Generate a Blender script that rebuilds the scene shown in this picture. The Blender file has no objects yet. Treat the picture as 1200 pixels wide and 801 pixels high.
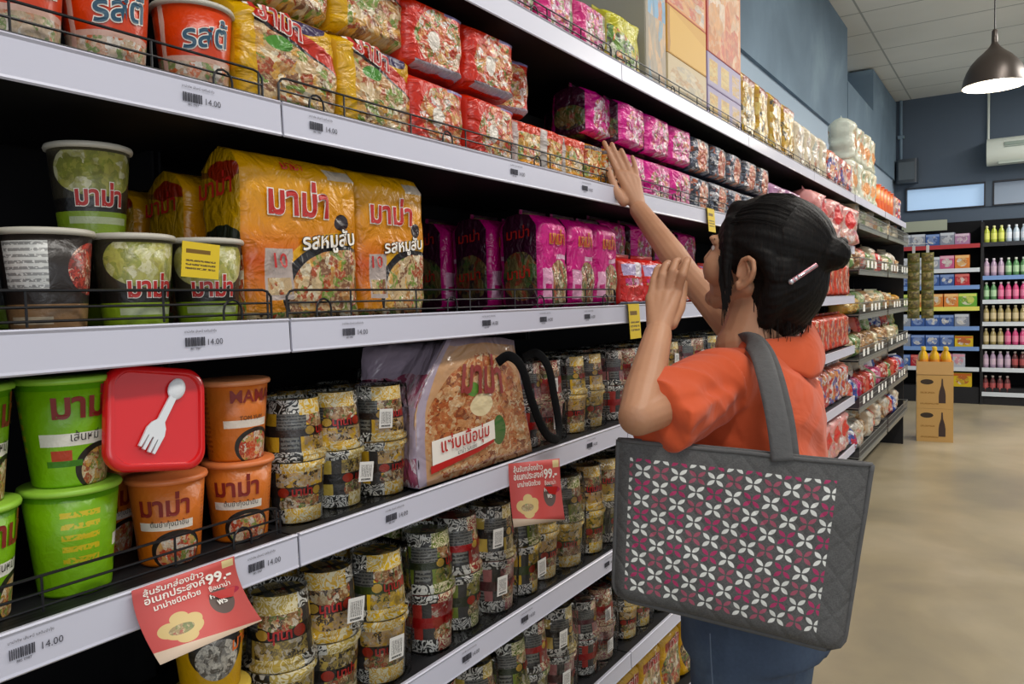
import bpy, math, random
from math import sin, cos, pi, radians
from mathutils import Vector, Matrix, noise
def V(x, y, z): return Vector((x, y, z))

# ------------------------------------------------------------------ camera, world, lights, exposure
SC = bpy.context.scene
COL = SC.collection
random.seed(7)
H = 1.36
cam_d = bpy.data.cameras.new('camera'); cam = bpy.data.objects.new('camera', cam_d); COL.objects.link(cam)
cam_d.sensor_width = 36.0; cam_d.lens = 906.13 / 1200 * 36; cam_d.clip_start = .05
yaw, pitch, roll = radians(33.392), radians(3.048), radians(-1.374)
cf = Vector((-sin(yaw)*cos(pitch), cos(yaw)*cos(pitch), -sin(pitch)))
cr = Vector((cos(yaw), sin(yaw), 0)); cu = cr.cross(cf)
cr, cu = cr*cos(roll)+cu*sin(roll), -cr*sin(roll)+cu*cos(roll)
cam.matrix_world = Matrix(((cr.x, cu.x, -cf.x, 0), (cr.y, cu.y, -cf.y, 0), (cr.z, cu.z, -cf.z, H), (0, 0, 0, 1)))
SC.camera = cam
SC.view_settings.view_transform = 'Standard'; SC.view_settings.look = 'None'
SC.view_settings.exposure = 0.0; SC.view_settings.gamma = 1.0; SC.view_settings.use_curve_mapping = False
w = bpy.data.worlds.new('world'); SC.world = w; w.use_nodes = True
w.node_tree.nodes['Background'].inputs[0].default_value = (.86, .92, 1.0, 1)
w.node_tree.nodes['Background'].inputs[1].default_value = .68

def area(name, loc, sx, sy, power, colr=(1, .96, .9), rot=(0, 0, 0)):
    d = bpy.data.lights.new(name, 'AREA'); d.shape = 'RECTANGLE'; d.size = sx; d.size_y = sy
    d.energy = power; d.color = colr
    o = bpy.data.objects.new(name, d); COL.objects.link(o); o.location = loc; o.rotation_euler = rot
    return o
# ceiling fluorescent rows above the aisle, an added fill for the far end, and daylight from the shop front behind the camera
area('ceiling_light_near', (.55, .3, 3.7), .3, 3.0, 58)
area('ceiling_light_mid', (.55, 3.9, 3.7), .3, 3.0, 62)
area('far_fill_light', (1.6, 8.2, 3.7), .3, 4.0, 210)  # added fill that brightens the far wall and ceiling
area('shop_front_daylight', (3.6, -2.2, 1.9), 3.0, 2.2, 38, (.93, .97, 1.0), (radians(82), 0, radians(58)))

# ------------------------------------------------------------------ helpers
def lin(c):
    if isinstance(c, str):
        c = c.lstrip('#'); c = [int(c[i:i+2], 16)/255 for i in (0, 2, 4)]
        c = [x/12.92 if x <= .04045 else ((x+.055)/1.055)**2.4 for x in c]
    return (c[0], c[1], c[2], 1)

class NT:
    def __init__(s, name, rough=.5, spec=.5, metal=0.0, coat=0.0):
        s.mat = bpy.data.materials.new(name); s.mat.use_nodes = True
        s.t = s.mat.node_tree; s.b = s.t.nodes['Principled BSDF']
        s.b.inputs['Roughness'].default_value = rough
        s.b.inputs['Specular IOR Level'].default_value = spec
        s.b.inputs['Metallic'].default_value = metal
        s.b.inputs['Coat Weight'].default_value = coat
        s.cache = {}; s.us = 1.0
    def n(s, k): return s.t.nodes.new('ShaderNode'+k)
    def put(s, sock, v):
        if hasattr(v, 'is_output'): s.t.links.new(v, sock)
        elif v is not None: sock.default_value = v
    def m(s, op, a, b=None, c=None):
        x = s.n('Math'); x.operation = op
        for i, v in enumerate((a, b, c)):
            if v is not None: s.put(x.inputs[i], v)
        return x.outputs[0]
    def mix(s, f, a, b, mode='MIX'):
        x = s.n('Mix'); x.data_type = 'RGBA'; x.blend_type = mode
        s.put(x.inputs[0], f)
        s.put(x.inputs[6], lin(a) if not hasattr(a, 'is_output') else a)
        s.put(x.inputs[7], lin(b) if not hasattr(b, 'is_output') else b)
        return x.outputs[2]
    def uv(s):
        if 'uv' not in s.cache:
            c = s.n('TexCoord'); p = s.n('SeparateXYZ'); s.t.links.new(c.outputs['UV'], p.inputs[0])
            oi = s.n('ObjectInfo'); off = s.m('MULTIPLY', oi.outputs['Random'], 40.0)
            cb = s.n('CombineXYZ'); s.put(cb.inputs[0], s.m('MULTIPLY', p.outputs[0], s.us)); s.put(cb.inputs[1], p.outputs[1]); s.put(cb.inputs[2], off)
            s.cache['uv'] = (p.outputs[0], p.outputs[1], cb.outputs[0], c.outputs['Object'], off)
        return s.cache['uv']
    def noise(s, vec, scale, detail=2, dist=0, rough=.5):
        x = s.n('TexNoise'); s.put(x.inputs['Vector'], vec); x.inputs['Scale'].default_value = scale
        x.inputs['Detail'].default_value = detail; x.inputs['Distortion'].default_value = dist; x.inputs['Roughness'].default_value = rough
        return x.outputs['Fac']
    def voro(s, vec, scale, feat='F1'):
        x = s.n('TexVoronoi'); x.feature = feat; s.put(x.inputs['Vector'], vec); x.inputs['Scale'].default_value = scale
        return x
    def ramp(s, f, stops, const=False):
        x = s.n('ValToRGB'); s.put(x.inputs[0], f); e = x.color_ramp
        if const: e.interpolation = 'CONSTANT'
        while len(e.elements) < len(stops): e.elements.new(.5)
        for el, (p, c) in zip(e.elements, stops): el.position = p; el.color = lin(c)
        return x.outputs[0]
    def food(s, pal, scale):
        k = ('food', tuple(pal), scale)
        if k not in s.cache:
            u, v, vec, ob, off = s.uv()
            nz = s.n('TexNoise'); s.put(nz.inputs['Vector'], vec); nz.inputs['Scale'].default_value = scale*.7
            ad = s.n('VectorMath'); ad.operation = 'MULTIPLY_ADD'; s.t.links.new(nz.outputs['Color'], ad.inputs[0])
            ad.inputs[1].default_value = (.25, .25, 0); s.put(ad.inputs[2], vec)
            vo = s.voro(ad.outputs[0], scale)
            sp = s.n('SeparateColor'); s.t.links.new(vo.outputs['Color'], sp.inputs[0])
            n = len(pal)
            c1 = s.ramp(sp.outputs[0], [(i/n, c) for i, c in enumerate(pal)], True)
            f2 = s.noise(vec, scale*2.4, 3); f3 = s.noise(vec, scale*1.1, 4, 1.0)
            c2 = s.mix(s.m('MULTIPLY', s.m('GREATER_THAN', f2, .54), .6), c1, pal[0])
            s.cache[k] = s.mix(s.m('MULTIPLY', s.m('MULTIPLY', f3, f3), .9), c2, '#5a4a40')
        return s.cache[k]
    def zig(s, dark='#26241f', light='#d8d6cc', scale=9):
        k = ('zig', dark, light, scale)
        if k not in s.cache:
            u, v, vec, ob, off = s.uv()
            f = s.noise(vec, scale, 1, 1.5)
            st = s.m('FRACT', s.m('MULTIPLY', f, 5.0))
            s.cache[k] = s.mix(s.m('GREATER_THAN', st, .5), dark, light)
        return s.cache[k]
    def lines(s, n, dark, light, vert=False):
        u, v, vec, ob, off = s.uv()
        a, b = (u, v) if vert else (v, u)
        st = s.m('LESS_THAN', s.m('FRACT', s.m('MULTIPLY', a, float(n))), .5)
        return s.mix(s.m('MULTIPLY', st, s.m('GREATER_THAN', s.noise(vec, 30, 1), .42)), light, dark)
    def rect(s, u0, u1, v0, v1):
        u, v = s.wu, s.wv
        r = s.m('MULTIPLY', s.m('GREATER_THAN', u, u0), s.m('LESS_THAN', u, u1))
        return s.m('MULTIPLY', r, s.m('MULTIPLY', s.m('GREATER_THAN', v, v0), s.m('LESS_THAN', v, v1)))
    def ell(s, cx, cy, rx, ry):
        a = s.m('DIVIDE', s.m('SUBTRACT', s.wu, cx), rx); b = s.m('DIVIDE', s.m('SUBTRACT', s.wv, cy), ry)
        return s.m('LESS_THAN', s.m('ADD', s.m('MULTIPLY', a, a), s.m('MULTIPLY', b, b)), 1.0)
    def half(s, a, b, c):     # a*u+b*v < c
        return s.m('LESS_THAN', s.m('ADD', s.m('MULTIPLY', s.wu, a), s.m('MULTIPLY', s.wv, b)), c)
    def bump(s, h, strength=.3, dist=.01):
        x = s.n('Bump'); x.inputs['Strength'].default_value = strength; x.inputs['Distance'].default_value = dist
        s.put(x.inputs['Height'], h); s.t.links.new(x.outputs[0], s.b.inputs['Normal'])
    def base(s, c): s.put(s.b.inputs['Base Color'], lin(c) if not hasattr(c, 'is_output') else c)

def plain(name, c, rough=.5, metal=0, spec=.5, var=.0, scale=8, bump=0.0, coat=0):
    t = NT(name, rough, spec, metal, coat); 
    if var or bump:
        tc = t.n('TexCoord'); f = t.noise(tc.outputs['Object'], scale, 4)
        if var: t.base(t.mix(t.m('MULTIPLY', f, var), c, tuple(x*.45 for x in lin(c)[:3])))
        else: t.base(c)
        if bump: t.bump(f, bump)
    else: t.base(c)
    return t.mat

def printed(name, base, layers, wob=.02, rough=.34, crumple=.35, cs=7, us=1.0):
    """printed packaging: flat print laid out in the uv square of the pack"""
    t = NT(name, rough, .55); t.us = us; u, v, vec, ob, off = t.uv()
    if wob:
        nz = t.noise(vec, 3.0, 2); d = t.m('MULTIPLY', t.m('SUBTRACT', nz, .5), wob*2)
        t.wu = t.m('ADD', u, d); t.wv = t.m('SUBTRACT', v, d)
    else: t.wu, t.wv = u, v
    def fill(f):
        if isinstance(f, str): return f
        if f[0] == 'food': return t.food(f[1], f[2])
        if f[0] == 'zig': return t.zig(*f[1:])
        if f[0] == 'lines': return t.lines(*f[1:])
        if f[0] == 'grad': return t.ramp(v, f[1])
        return f
    col = fill(base)
    for L in layers:
        k = L[0]; msk = getattr(t, k)(*L[1]); col = t.mix(msk, col, fill(L[2]))
    hs = t.n('HueSaturation'); hs.inputs['Saturation'].default_value = 1.04; hs.inputs['Value'].default_value = .86; t.put(hs.inputs['Color'], col)
    t.base(hs.outputs[0])
    if crumple: t.bump(t.noise(vec, cs, 3, .6), crumple, .02)
    return t.mat

class MB:
    def __init__(s): s.v = []; s.f = []; s.mi = []; s.uv = []; s.cm = 0; s.sm = True
    def face(s, idx, uv=None, mi=None): s.f.append(tuple(idx)); s.uv.append(uv); s.mi.append(s.cm if mi is None else mi)
    def box(s, x0, x1, y0, y1, z0, z1, M=None, mi=None, uvs=False):
        b = len(s.v); P = [Vector((x, y, z)) for z in (z0, z1) for y in (y0, y1) for x in (x0, x1)]
        s.v += [M @ p if M else p for p in P]
        q = [(0, 0), (1, 0), (1, 1), (0, 1)]
        for f in ((0, 1, 5, 4), (1, 3, 7, 5), (3, 2, 6, 7), (2, 0, 4, 6), (4, 5, 7, 6), (1, 0, 2, 3)):
            s.face([b+i for i in f], q, mi)
    def rbox(s, x0, x1, y0, y1, z0, z1, r, M=None, mi=None, seg=3):
        """box whose vertical edges are rounded, extruded in z"""
        pts = []
        for cx, cy, a0 in ((x1-r, y1-r, 0), (x0+r, y1-r, 90), (x0+r, y0+r, 180), (x1-r, y0+r, 270)):
            for k in range(seg+1):
                a = radians(a0+90*k/seg); pts.append((cx+r*cos(a), cy+r*sin(a)))
        s.prism(pts, z0, z1, M, mi)
    def prism(s, pts, z0, z1, M=None, mi=None):
        b = len(s.v); n = len(pts)
        for z in (z0, z1): s.v += [(M @ Vector((p[0], p[1], z))) if M else Vector((p[0], p[1], z)) for p in pts]
        for i in range(n):
            j = (i+1) % n; s.face((b+i, b+j, b+n+j, b+n+i), None, mi)
        s.face(list(range(b+n, b+2*n)), None, mi); s.face(list(range(b+n-1, b-1, -1)), None, mi)
    def lathe(s, prof, n=32, M=None, mi=None, closed=False):
        """prof = [(r,z)...]; u runs once round starting at the back, v follows z"""
        b = len(s.v); m = len(prof); zs = [p[1] for p in prof]; z0, z1 = min(zs), max(zs)
        for r, z in prof:
            for i in range(n):
                a = 2*pi*i/n + pi/2; p = Vector((r*cos(a), r*sin(a), z)); s.v.append(M @ p if M else p)
        for k in range(m-1):
            for i in range(n):
                j = (i+1) % n; va = (prof[k][1]-z0)/(z1-z0+1e-9); vb = (prof[k+1][1]-z0)/(z1-z0+1e-9)
                s.face((b+k*n+i, b+k*n+j, b+(k+1)*n+j, b+(k+1)*n+i), [(i/n, va), ((i+1)/n, va), ((i+1)/n, vb), (i/n, vb)], mi)
        if prof[0][0] > 1e-5: s.face([b+i for i in range(n)][::-1], None, mi)
        if prof[-1][0] > 1e-5: s.face([b+(m-1)*n+i for i in range(n)], None, mi)
    def tube(s, pts, r, n=8, mi=None, flat=None, closed=False):
        pts = [Vector(p) for p in pts]; b = len(s.v); N = len(pts)
        rr = r if isinstance(r, (list, tuple)) else [r]*N
        up = None
        for i, p in enumerate(pts):
            t = (pts[(i+1) % N if closed else min(i+1, N-1)]-pts[(i-1) % N if closed else max(i-1, 0)]).normalized()
            if up is None: up = t.orthogonal().normalized()
            if flat: up = (Vector(flat)-t*t.dot(Vector(flat))).normalized()
            else: up = (up-t*t.dot(up)).normalized()
            sd = t.cross(up)
            for k in range(n):
                a = 2*pi*k/n; q = rr[i]
                if isinstance(q, tuple): s.v.append(p+up*cos(a)*q[0]+sd*sin(a)*q[1])
                else: s.v.append(p+(up*cos(a)+sd*sin(a))*q)
        for i in range(N if closed else N-1):
            for k in range(n):
                l = (k+1) % n; j = (i+1) % N
                s.face((b+i*n+k, b+i*n+l, b+j*n+l, b+j*n+k), [(k/n, i/N), ((k+1)/n, i/N), ((k+1)/n, (i+1)/N), (k/n, (i+1)/N)], mi)
        if not closed:
            s.face([b+k for k in range(n)][::-1], None, mi); s.face([b+(N-1)*n+k for k in range(n)], None, mi)
    def ellip(s, c, rad, M=None, n=20, m=12):
        b = len(s.v); c = Vector(c)
        for j in range(m+1):
            th = pi*j/m
            for i in range(n):
                a = 2*pi*i/n; p = Vector((rad[0]*sin(th)*cos(a), rad[1]*sin(th)*sin(a), -rad[2]*cos(th)))
                s.v.append(c+(M @ p if M else p))
        for j in range(m):
            for i in range(n):
                k = (i+1) % n; s.face((b+j*n+i, b+j*n+k, b+(j+1)*n+k, b+(j+1)*n+i))
    def cap(s, p0, p1, r0, r1, n=16):
        p0, p1 = Vector(p0), Vector(p1); t = (p1-p0).normalized(); pts = []; rr = []
        for k in range(5):
            a = pi/2*k/5; pts.append(p0-t*r0*cos(a)); rr.append(max(r0*sin(a), .0005))
        pts += [p0, p0.lerp(p1, .5), p1]; rr += [r0, (r0+r1)/2, r1]
        for k in range(1, 6):
            a = pi/2*(1-k/5); pts.append(p1+t*r1*cos(a)); rr.append(max(r1*sin(a), .0005))
        s.tube(pts, rr, n)
    def chain(s, pts, rr, n=14):
        for i in range(len(pts)-1): s.cap(pts[i], pts[i+1], rr[i], rr[i+1], n)
    def addmesh(s, verts, faces, fn, mi=None):
        b = len(s.v); s.v += [fn(p) for p in verts]
        for f in faces: s.face([b+i for i in f], None, mi)
    def build(s, name, mats, parent=None, smooth=True, angle=40):
        me = bpy.data.meshes.new(name); me.from_pydata([tuple(p) for p in s.v], [], s.f)
        if not isinstance(mats, (list, tuple)): mats = [mats]
        for m in mats: me.materials.append(m)
        ul = me.uv_layers.new(name='UVMap')
        for p, uv, mi in zip(me.polygons, s.uv, s.mi):
            p.material_index = mi if mi < len(mats) else 0; p.use_smooth = smooth
            if uv:
                for li, q in zip(p.loop_indices, uv): ul.data[li].uv = q
        if smooth and angle < 180: me.set_sharp_from_angle(angle=radians(angle))
        o = bpy.data.objects.new(name, me); COL.objects.link(o)
        if parent: o.parent = parent
        return o

def tag(o, label=None, cat=None, group=None, kind=None):
    if label: o['label'] = label
    if cat: o['category'] = cat
    if group: o['group'] = group
    if kind: o['kind'] = kind
    return o
def empty(name, loc=(0, 0, 0), rz=0):
    o = bpy.data.objects.new(name, None); COL.objects.link(o); o.location = loc; o.rotation_euler.z = rz; o.empty_display_size = .05
    return o
KIDS = {}
def kids(o):
    if o.name not in KIDS: KIDS[o.name] = list(o.children)
    return KIDS[o.name]
def copy_tree(o, parent=None):
    c = o.copy(); COL.objects.link(c)
    if parent: c.parent = parent
    for ch in kids(o): copy_tree(ch, c)
    return c
class Proto:
    def __init__(s, root, d=0, w=0, h=0): s.r = root; s.used = False; s.d = d; s.w = w; s.h = h
    def put(s, loc, rz, label, cat, group=None, rx=0, ry=0, scale=None):
        o = s.r if not s.used else copy_tree(s.r)
        if not s.used: kids(s.r)
        s.used = True
        o.location = loc; o.rotation_euler = (rx, ry, rz)
        if scale: o.scale = (scale,)*3 if not isinstance(scale, tuple) else scale
        tag(o, label, cat, group)
        return o
ORD = ['first', 'second', 'third', 'fourth', 'fifth', 'sixth', 'seventh', 'eighth', 'ninth', 'tenth', 'eleventh', 'twelfth', 'thirteenth', 'fourteenth', 'fifteenth', 'sixteenth', 'seventeenth', 'eighteenth', 'nineteenth', 'twentieth']

TXT = {}
def text2d(sx, offset=0.0, bold=0.0):
    k = (sx, offset)
    if k not in TXT:
        c = bpy.data.curves.new('t', 'FONT'); c.body = sx; c.size = 1; c.align_x = 'CENTER'; c.resolution_u = 2; c.offset = offset
        o = bpy.data.objects.new('t', c); COL.objects.link(o)
        dg = bpy.context.evaluated_depsgraph_get(); me = bpy.data.meshes.new_from_object(o.evaluated_get(dg))
        TXT[k] = ([v.co.copy() for v in me.vertices], [tuple(p.vertices) for p in me.polygons])
        bpy.data.objects.remove(o); bpy.data.curves.remove(c); bpy.data.meshes.remove(me)
    return TXT[k]
def text_on(mb, sx, size, fn, cx=0, cz=0, offset=0.0, lift=.001, mi=0, slope=0, sxw=1.0, italic=0):
    """fn(x, z, lift) -> point on the carrying surface"""
    v, f = text2d(sx, offset)
    mb.addmesh(v, f, lambda p: fn(cx+(p.x+italic*p.y)*size*sxw, cz+p.y*size+slope*p.x*size, lift), mi)

# ------------------------------------------------------------------ shared materials
M = {}
M['rail'] = plain('price_rail_plastic', '#c9c9d8', .32, spec=.5, var=.12, scale=5)
M['shelf'] = plain('shelf_black_paint', '#17171a', .55, spec=.35)
M['panel'] = plain('back_panel_black_paint', '#101013', .7, spec=.2)
M['wire'] = plain('black_wire', '#0e0d10', .4, spec=.4)
M['ink'] = plain('black_ink', '#3c3c46', .7)
M['paperw'] = plain('white_paper', '#e9e8e6', .6)
M['red'] = plain('red_print', '#b3201c', .4)
M['dkred'] = plain('dark_red_print', '#7d1d17', .4)
M['white'] = plain('white_print', '#ece6dc', .4)
M['yel'] = plain('yellow_print', '#e8b32a', .4)
M['blk'] = plain('black_print', '#201b1c', .4)
M['navy'] = plain('teal_print', '#1d4a62', .4)
M['orangeink'] = plain('orange_print', '#e0661f', .4)
M['foil'] = plain('foil_lid', '#c9c6bd', .28, metal=.6)
M['rimw'] = plain('cup_rim_white', '#b8b3a6', .4)
M['tagy'] = printed('yellow_price_card', '#e9c93a', [('rect', (.1, .75, .68, .8), '#7a5a14'), ('rect', (.1, .9, .2, .55), ('lines', 9, '#6a5420', '#e9c93a'))], .0, .5, 0)
fm = bpy.data.materials.new('clear_film'); fm.use_nodes = True; _t = fm.node_tree; _t.nodes.remove(_t.nodes['Principled BSDF'])
_o = _t.nodes['Material Output']; _a = _t.nodes.new('ShaderNodeBsdfTransparent'); _g = _t.nodes.new('ShaderNodeBsdfGlossy'); _m = _t.nodes.new('ShaderNodeMixShader'); _l = _t.nodes.new('ShaderNodeLayerWeight')
_g.inputs['Roughness'].default_value = .16; _l.inputs['Blend'].default_value = .12; _a.inputs[0].default_value = (.97, .97, .98, 1)
_n = _t.nodes.new('ShaderNodeTexNoise'); _n.inputs['Scale'].default_value = 26; _c = _t.nodes.new('ShaderNodeTexCoord'); _bp = _t.nodes.new('ShaderNodeBump'); _bp.inputs['Distance'].default_value = .012; _bp.inputs['Strength'].default_value = 1
_t.links.new(_c.outputs['Object'], _n.inputs['Vector']); _t.links.new(_n.outputs[0], _bp.inputs['Height']); _t.links.new(_bp.outputs[0], _g.inputs['Normal']); _t.links.new(_bp.outputs[0], _l.inputs['Normal'])
_t.links.new(_l.outputs['Fresnel'], _m.inputs[0]); _t.links.new(_a.outputs[0], _m.inputs[1]); _t.links.new(_g.outputs[0], _m.inputs[2]); _t.links.new(_m.outputs[0], _o.inputs['Surface']); M['film'] = fm

# ------------------------------------------------------------------ the room
def struct(mb, name, mat): return tag(mb.build(name, mat, smooth=False), kind='structure')
t = NT('floor_concrete', .30, .5); tc = t.n('TexCoord').outputs['Object']
f1 = t.noise(tc, .9, 6, .6); f2 = t.noise(tc, 5.5, 5, .3)
cc = t.ramp(f1, [(.3, '#877e6c'), (.5, '#a49679'), (.7, '#b9ac92')])
t.base(t.mix(t.m('MULTIPLY', f2, .45), cc, '#6f6a5e')); t.bump(f2, .06); M['floor'] = t.mat
t = NT('wall_grey_blue_paint', .75, .3); tc = t.n('TexCoord').outputs['Object']
t.base(t.ramp(t.noise(tc, 1.3, 5, .4), [(.3, '#667988'), (.55, '#7a8fa0'), (.75, '#92a8b6')])); M['wallblue'] = t.mat
M['walllight'] = plain('wall_pale_paint', '#a9bccd', .8, var=.12, scale=2)
M['wallback'] = plain('wall_dark_blue_paint', '#566373', .8, var=.25, scale=1.2)
t = NT('ceiling_tiles', .85, .2); tc = t.n('TexCoord').outputs['Object']; sp = t.n('SeparateXYZ'); t.put(sp.inputs[0], tc)
gx = t.m('LESS_THAN', t.m('FRACT', t.m('DIVIDE', sp.outputs[0], 1.2)), .014); gy = t.m('LESS_THAN', t.m('FRACT', t.m('DIVIDE', sp.outputs[1], .62)), .03)
t.base(t.mix(t.m('MAXIMUM', gx, gy), t.ramp(t.noise(tc, .8, 3), [(.3, '#d9dcd8'), (.7, '#e9ebe7')]), '#a9afac')); M['ceil'] = t.mat
CZ = 3.79; YB = 11.15
b = MB(); b.box(-1.7, 6, -3, 12, -.05, 0); struct(b, 'floor', M['floor'])
b = MB(); b.box(-1.7, 6, -3, 12, CZ, CZ+.05); struct(b, 'ceiling', M['ceil'])
b = MB(); b.box(-1.7, -1.385, -3, 12, 0, 2.79); b.box(-1.7, -1.62, -3, 12, 2.79, CZ); struct(b, 'wall_left', M['walllight'])
b = MB(); b.box(-1.62, -1.36, -3, 7.8, 2.78, CZ); b.box(-1.62, -1.36, 7.8, 9.3, 2.78, 3.32); b.box(-1.62, -1.36, 9.3, 9.75, 2.78, CZ-.02)
b.box(-1.62, -1.36, 9.75, YB, 2.78, CZ-.02); b.box(-1.362, -1.355, 7.795, 7.805, 2.78, 3.3); struct(b, 'wall_bulkhead', M['wallblue'])
b = MB(); b.box(-1.7, 6, YB, YB+.1, 0, 2.37); b.box(-1.7, 6, YB, YB+.1, 2.67, CZ)
b.box(-.376, -.30, YB-.02, YB+.1, 2.37, 2.67); b.box(-1.7, -1.25, YB, YB+.1, 2.37, 2.67); struct(b, 'wall_back', M['wallback'])
t = NT('sky_lit_window_pane', .1); t.base('#9fb9d6'); t.b.inputs['Emission Color'].default_value = lin('#a9c6e4'); t.b.inputs['Emission Strength'].default_value = .62; M['pane'] = t.mat
t = NT('dim_window_pane', .08, .8); t.base('#7d8896'); t.b.inputs['Emission Color'].default_value = lin('#8b98a8'); t.b.inputs['Emission Strength'].default_value = .35; M['pane2'] = t.mat
M['frame'] = plain('window_frame_dark', '#23262e', .5)
for nm, x0, x1, mt in (('window_1', -1.25, -.376, 'pane'), ('window_2', -.30, 1.6, 'pane2')):
    b = MB(); b.box(x0, x1, YB+.06, YB+.09, 2.37, 2.67); o = struct(b, nm, M[mt])
    b = MB()
    for (a0, a1, c0, c1) in ((x0, x1, 2.37, 2.385), (x0, x1, 2.655, 2.67), (x0, x0+.015, 2.38, 2.66), (x1-.015, x1, 2.38, 2.66)): b.box(a0, a1, YB-.03, YB+.06, c0, c1)
    b.build('window_frame', M['frame'], o, smooth=False)
# conduit, junction box, air conditioner
b = MB(); b.tube([(-1.30, YB-.05, 3.78), (-1.30, YB-.05, 2.95)], .018, 10); b.box(-1.335, -1.265, YB-.07, YB-.005, 3.3, 3.34)
o = tag(b.build('conduit', M['wallblue']), 'blue-grey painted conduit pipe in the far wall corner', 'pipe')
r = empty('wall_speaker', (-1.22, YB-.1, 2.72)); tag(r, 'small dark speaker box mounted in the far wall corner', 'speaker')
b = MB(); b.rbox(-.12, .12, -.1, .08, 0, .3, .03); b.build('speaker_body', plain('speaker_grey', '#3a434c', .5), r)
b = MB(); b.box(-.09, .09, -.106, -.099, .04, .26); b.build('speaker_grille', plain('speaker_grille_dark', '#5a646c', .7), r)
b = MB(); b.box(-.04, .04, .06, .1, .1, .2); b.build('bracket', M['wire'], r)
acm = plain('ac_white_plastic', '#d4dbd2', .4)
r = empty('air_conditioner', (.26, YB, 2.83)); tag(r, 'white wall-mounted air conditioner on the far wall', 'air conditioner')
b = MB(); P = []
for a in range(0, 91, 15): P.append((-.24-.05*sin(radians(a)), .30-.09*(1-cos(radians(a)))))
pr = [(-.005, .02), (-.2, 0), (-.26, .04), (-.29, .12), (-.28, .25), (-.23, .31), (-.005, .32)]
Mx = Matrix(((0, 0, 1, 0), (1, 0, 0, 0), (0, 1, 0, 0), (0, 0, 0, 1)))
b.prism(pr, -.62, .62, Mx); b.build('ac_casing', acm, r, angle=50)
b = MB(); b.box(-.44, .6, -.292, -.268, .19, .2); b.box(-.44, .6, -.294, -.268, .21, .25); b.build('air_inlet', plain('ac_grille', '#8f9f95', .5), r, smooth=False)
b = MB(); b.box(-.5, .5, -.27, -.2, .005, .03); b.build('louvre', plain('ac_louvre', '#aeb9b0', .5), r, smooth=False)
b = MB(); b.tube([(0, -.03, .8), (0, -.03, .02)], .014, 8); o = b.build('refrigerant_pipe', acm); o.location = (-.35, YB, 3.12); o.scale = (1, 1, .82)
tag(o, 'thin white pipe running from ceiling to the air conditioner', 'pipe')

def pendant(loc, label, R=.19):
    r = empty('pendant_lamp', loc); tag(r, label, 'lamp', 'pendant lamps')
    prof = [(.012, .30), (.016, .285), (.022, .265), (.035, .245), (.065, .215), (.1, .185), (.135, .145), (.16, .1), (.178, .05), (.188, .0)]
    t = M.setdefault('bronze', plain('lamp_bronze', '#4b433e', .35, metal=.5))
    ti = M.get('lampin')
    if not ti: 
        ti = plain('lamp_inner_white', '#efe9dc', .5); M['lampin'] = ti
        e = NT('lamp_bulb', .4); e.b.inputs['Emission Color'].default_value = (1, .93, .8, 1); e.b.inputs['Emission Strength'].default_value = 14; M['bulb'] = e.mat
    b = MB(); n0 = [(p[0], p[1]) for p in prof]; inn = [(max(p[0]-.004, .003), p[1]-.003) for p in prof][::-1]
    n = 40; vb = 0
    def ring(pr, mi):
        base = len(b.v)
        for rr, z in pr:
            for i in range(n): a = 2*pi*i/n; b.v.append(Vector((rr*cos(a), rr*sin(a), z)))
        for k in range(len(pr)-1):
            for i in range(n):
                j = (i+1) % n; b.face((base+k*n+i, base+k*n+j, base+(k+1)*n+j, base+(k+1)*n+i), None, mi)
    ring(n0, 0); ring(inn, 1); b.build('lamp_shade', [t, ti], r, angle=60)
    b = MB(); b.lathe([(.001, .02), (.04, .028), (.062, .06), (.065, .09), (.05, .13), (.022, .17), (.02, .2)], 20); b.build('bulb', M['bulb'], r)
    b = MB(); b.lathe([(.01, .36), (.016, .35), (.018, .3), (.018, .19)], 16); b.build('lamp_socket', t, r)
    b = MB(); b.tube([(0, 0, .34), (0, 0, CZ-loc[2])], .004, 8); b.build('cord', M['wire'], r)
    b = MB(); b.lathe([(.05, CZ-loc[2]-.03), (.055, CZ-loc[2]-.005), (.055, CZ-loc[2]-.001)], 20); b.build('ceiling_rose', t, r)
    d = bpy.data.lights.new('lamp_light', 'POINT'); d.energy = 14; d.color = (1, .9, .75); d.shadow_soft_size = .05
    o = bpy.data.objects.new('lamp_light', d); COL.objects.link(o); o.parent = r; o.location = (0, 0, .0)
pendant((-.16, 6.05, 2.69), 'dark bronze dome pendant lamp hanging near the end of the aisle')
pendant((.75, 8.2, 2.45), 'second bronze pendant lamp beyond the right frame edge')

# ------------------------------------------------------------------ the shelving run
PX = -.85            # plane of the price rails
JY = [.73+1.095*k for k in range(-1, 7)]   # bay joints
ZT = {'top': (1.955, 1.910), 'second': (1.640, 1.595), 'third': (1.342, 1.297), 'fourth': (1.038, .992), 'fifth': (.728, .682), 'sixth': (.428, .385), 'bottom': (.15, .1)}
BAYN = ['nearest bay, with the green cups', 'bay with the golden noodle bags', 'bay just beyond the raised hand', "bay hidden by the woman's head", "last bay, behind the woman's back"]
def shelf_label(mb, y, z, s=1.0, big=True):
    def fn(x, zz, l): return Vector((PX+l, y+x, z+zz))
    rnd = random.Random(int(y*1000)); x = -.022*s
    while x < .004*s:
        wd = rnd.choice((.0009, .0016, .0022))*s; mb.box(PX+.0006, PX+.0012, y+x, y+x+wd, z-.008*s, z+.003*s); x += wd+rnd.choice((.0008, .0012))*s
    text_on(mb, '14.00', .011*s, fn, .020*s, -.0075*s, lift=.0009)
    text_on(mb, 'มาม่าคัพ เส้นหมี่ รสต้มยำกุ้ง', .0042*s, fn, 0, .009*s, lift=.0009)
    text_on(mb, '885 0987', .004*s, fn, -.008*s, -.0125*s, lift=.0009)
TAGS = {('second', 1): [], }
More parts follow.
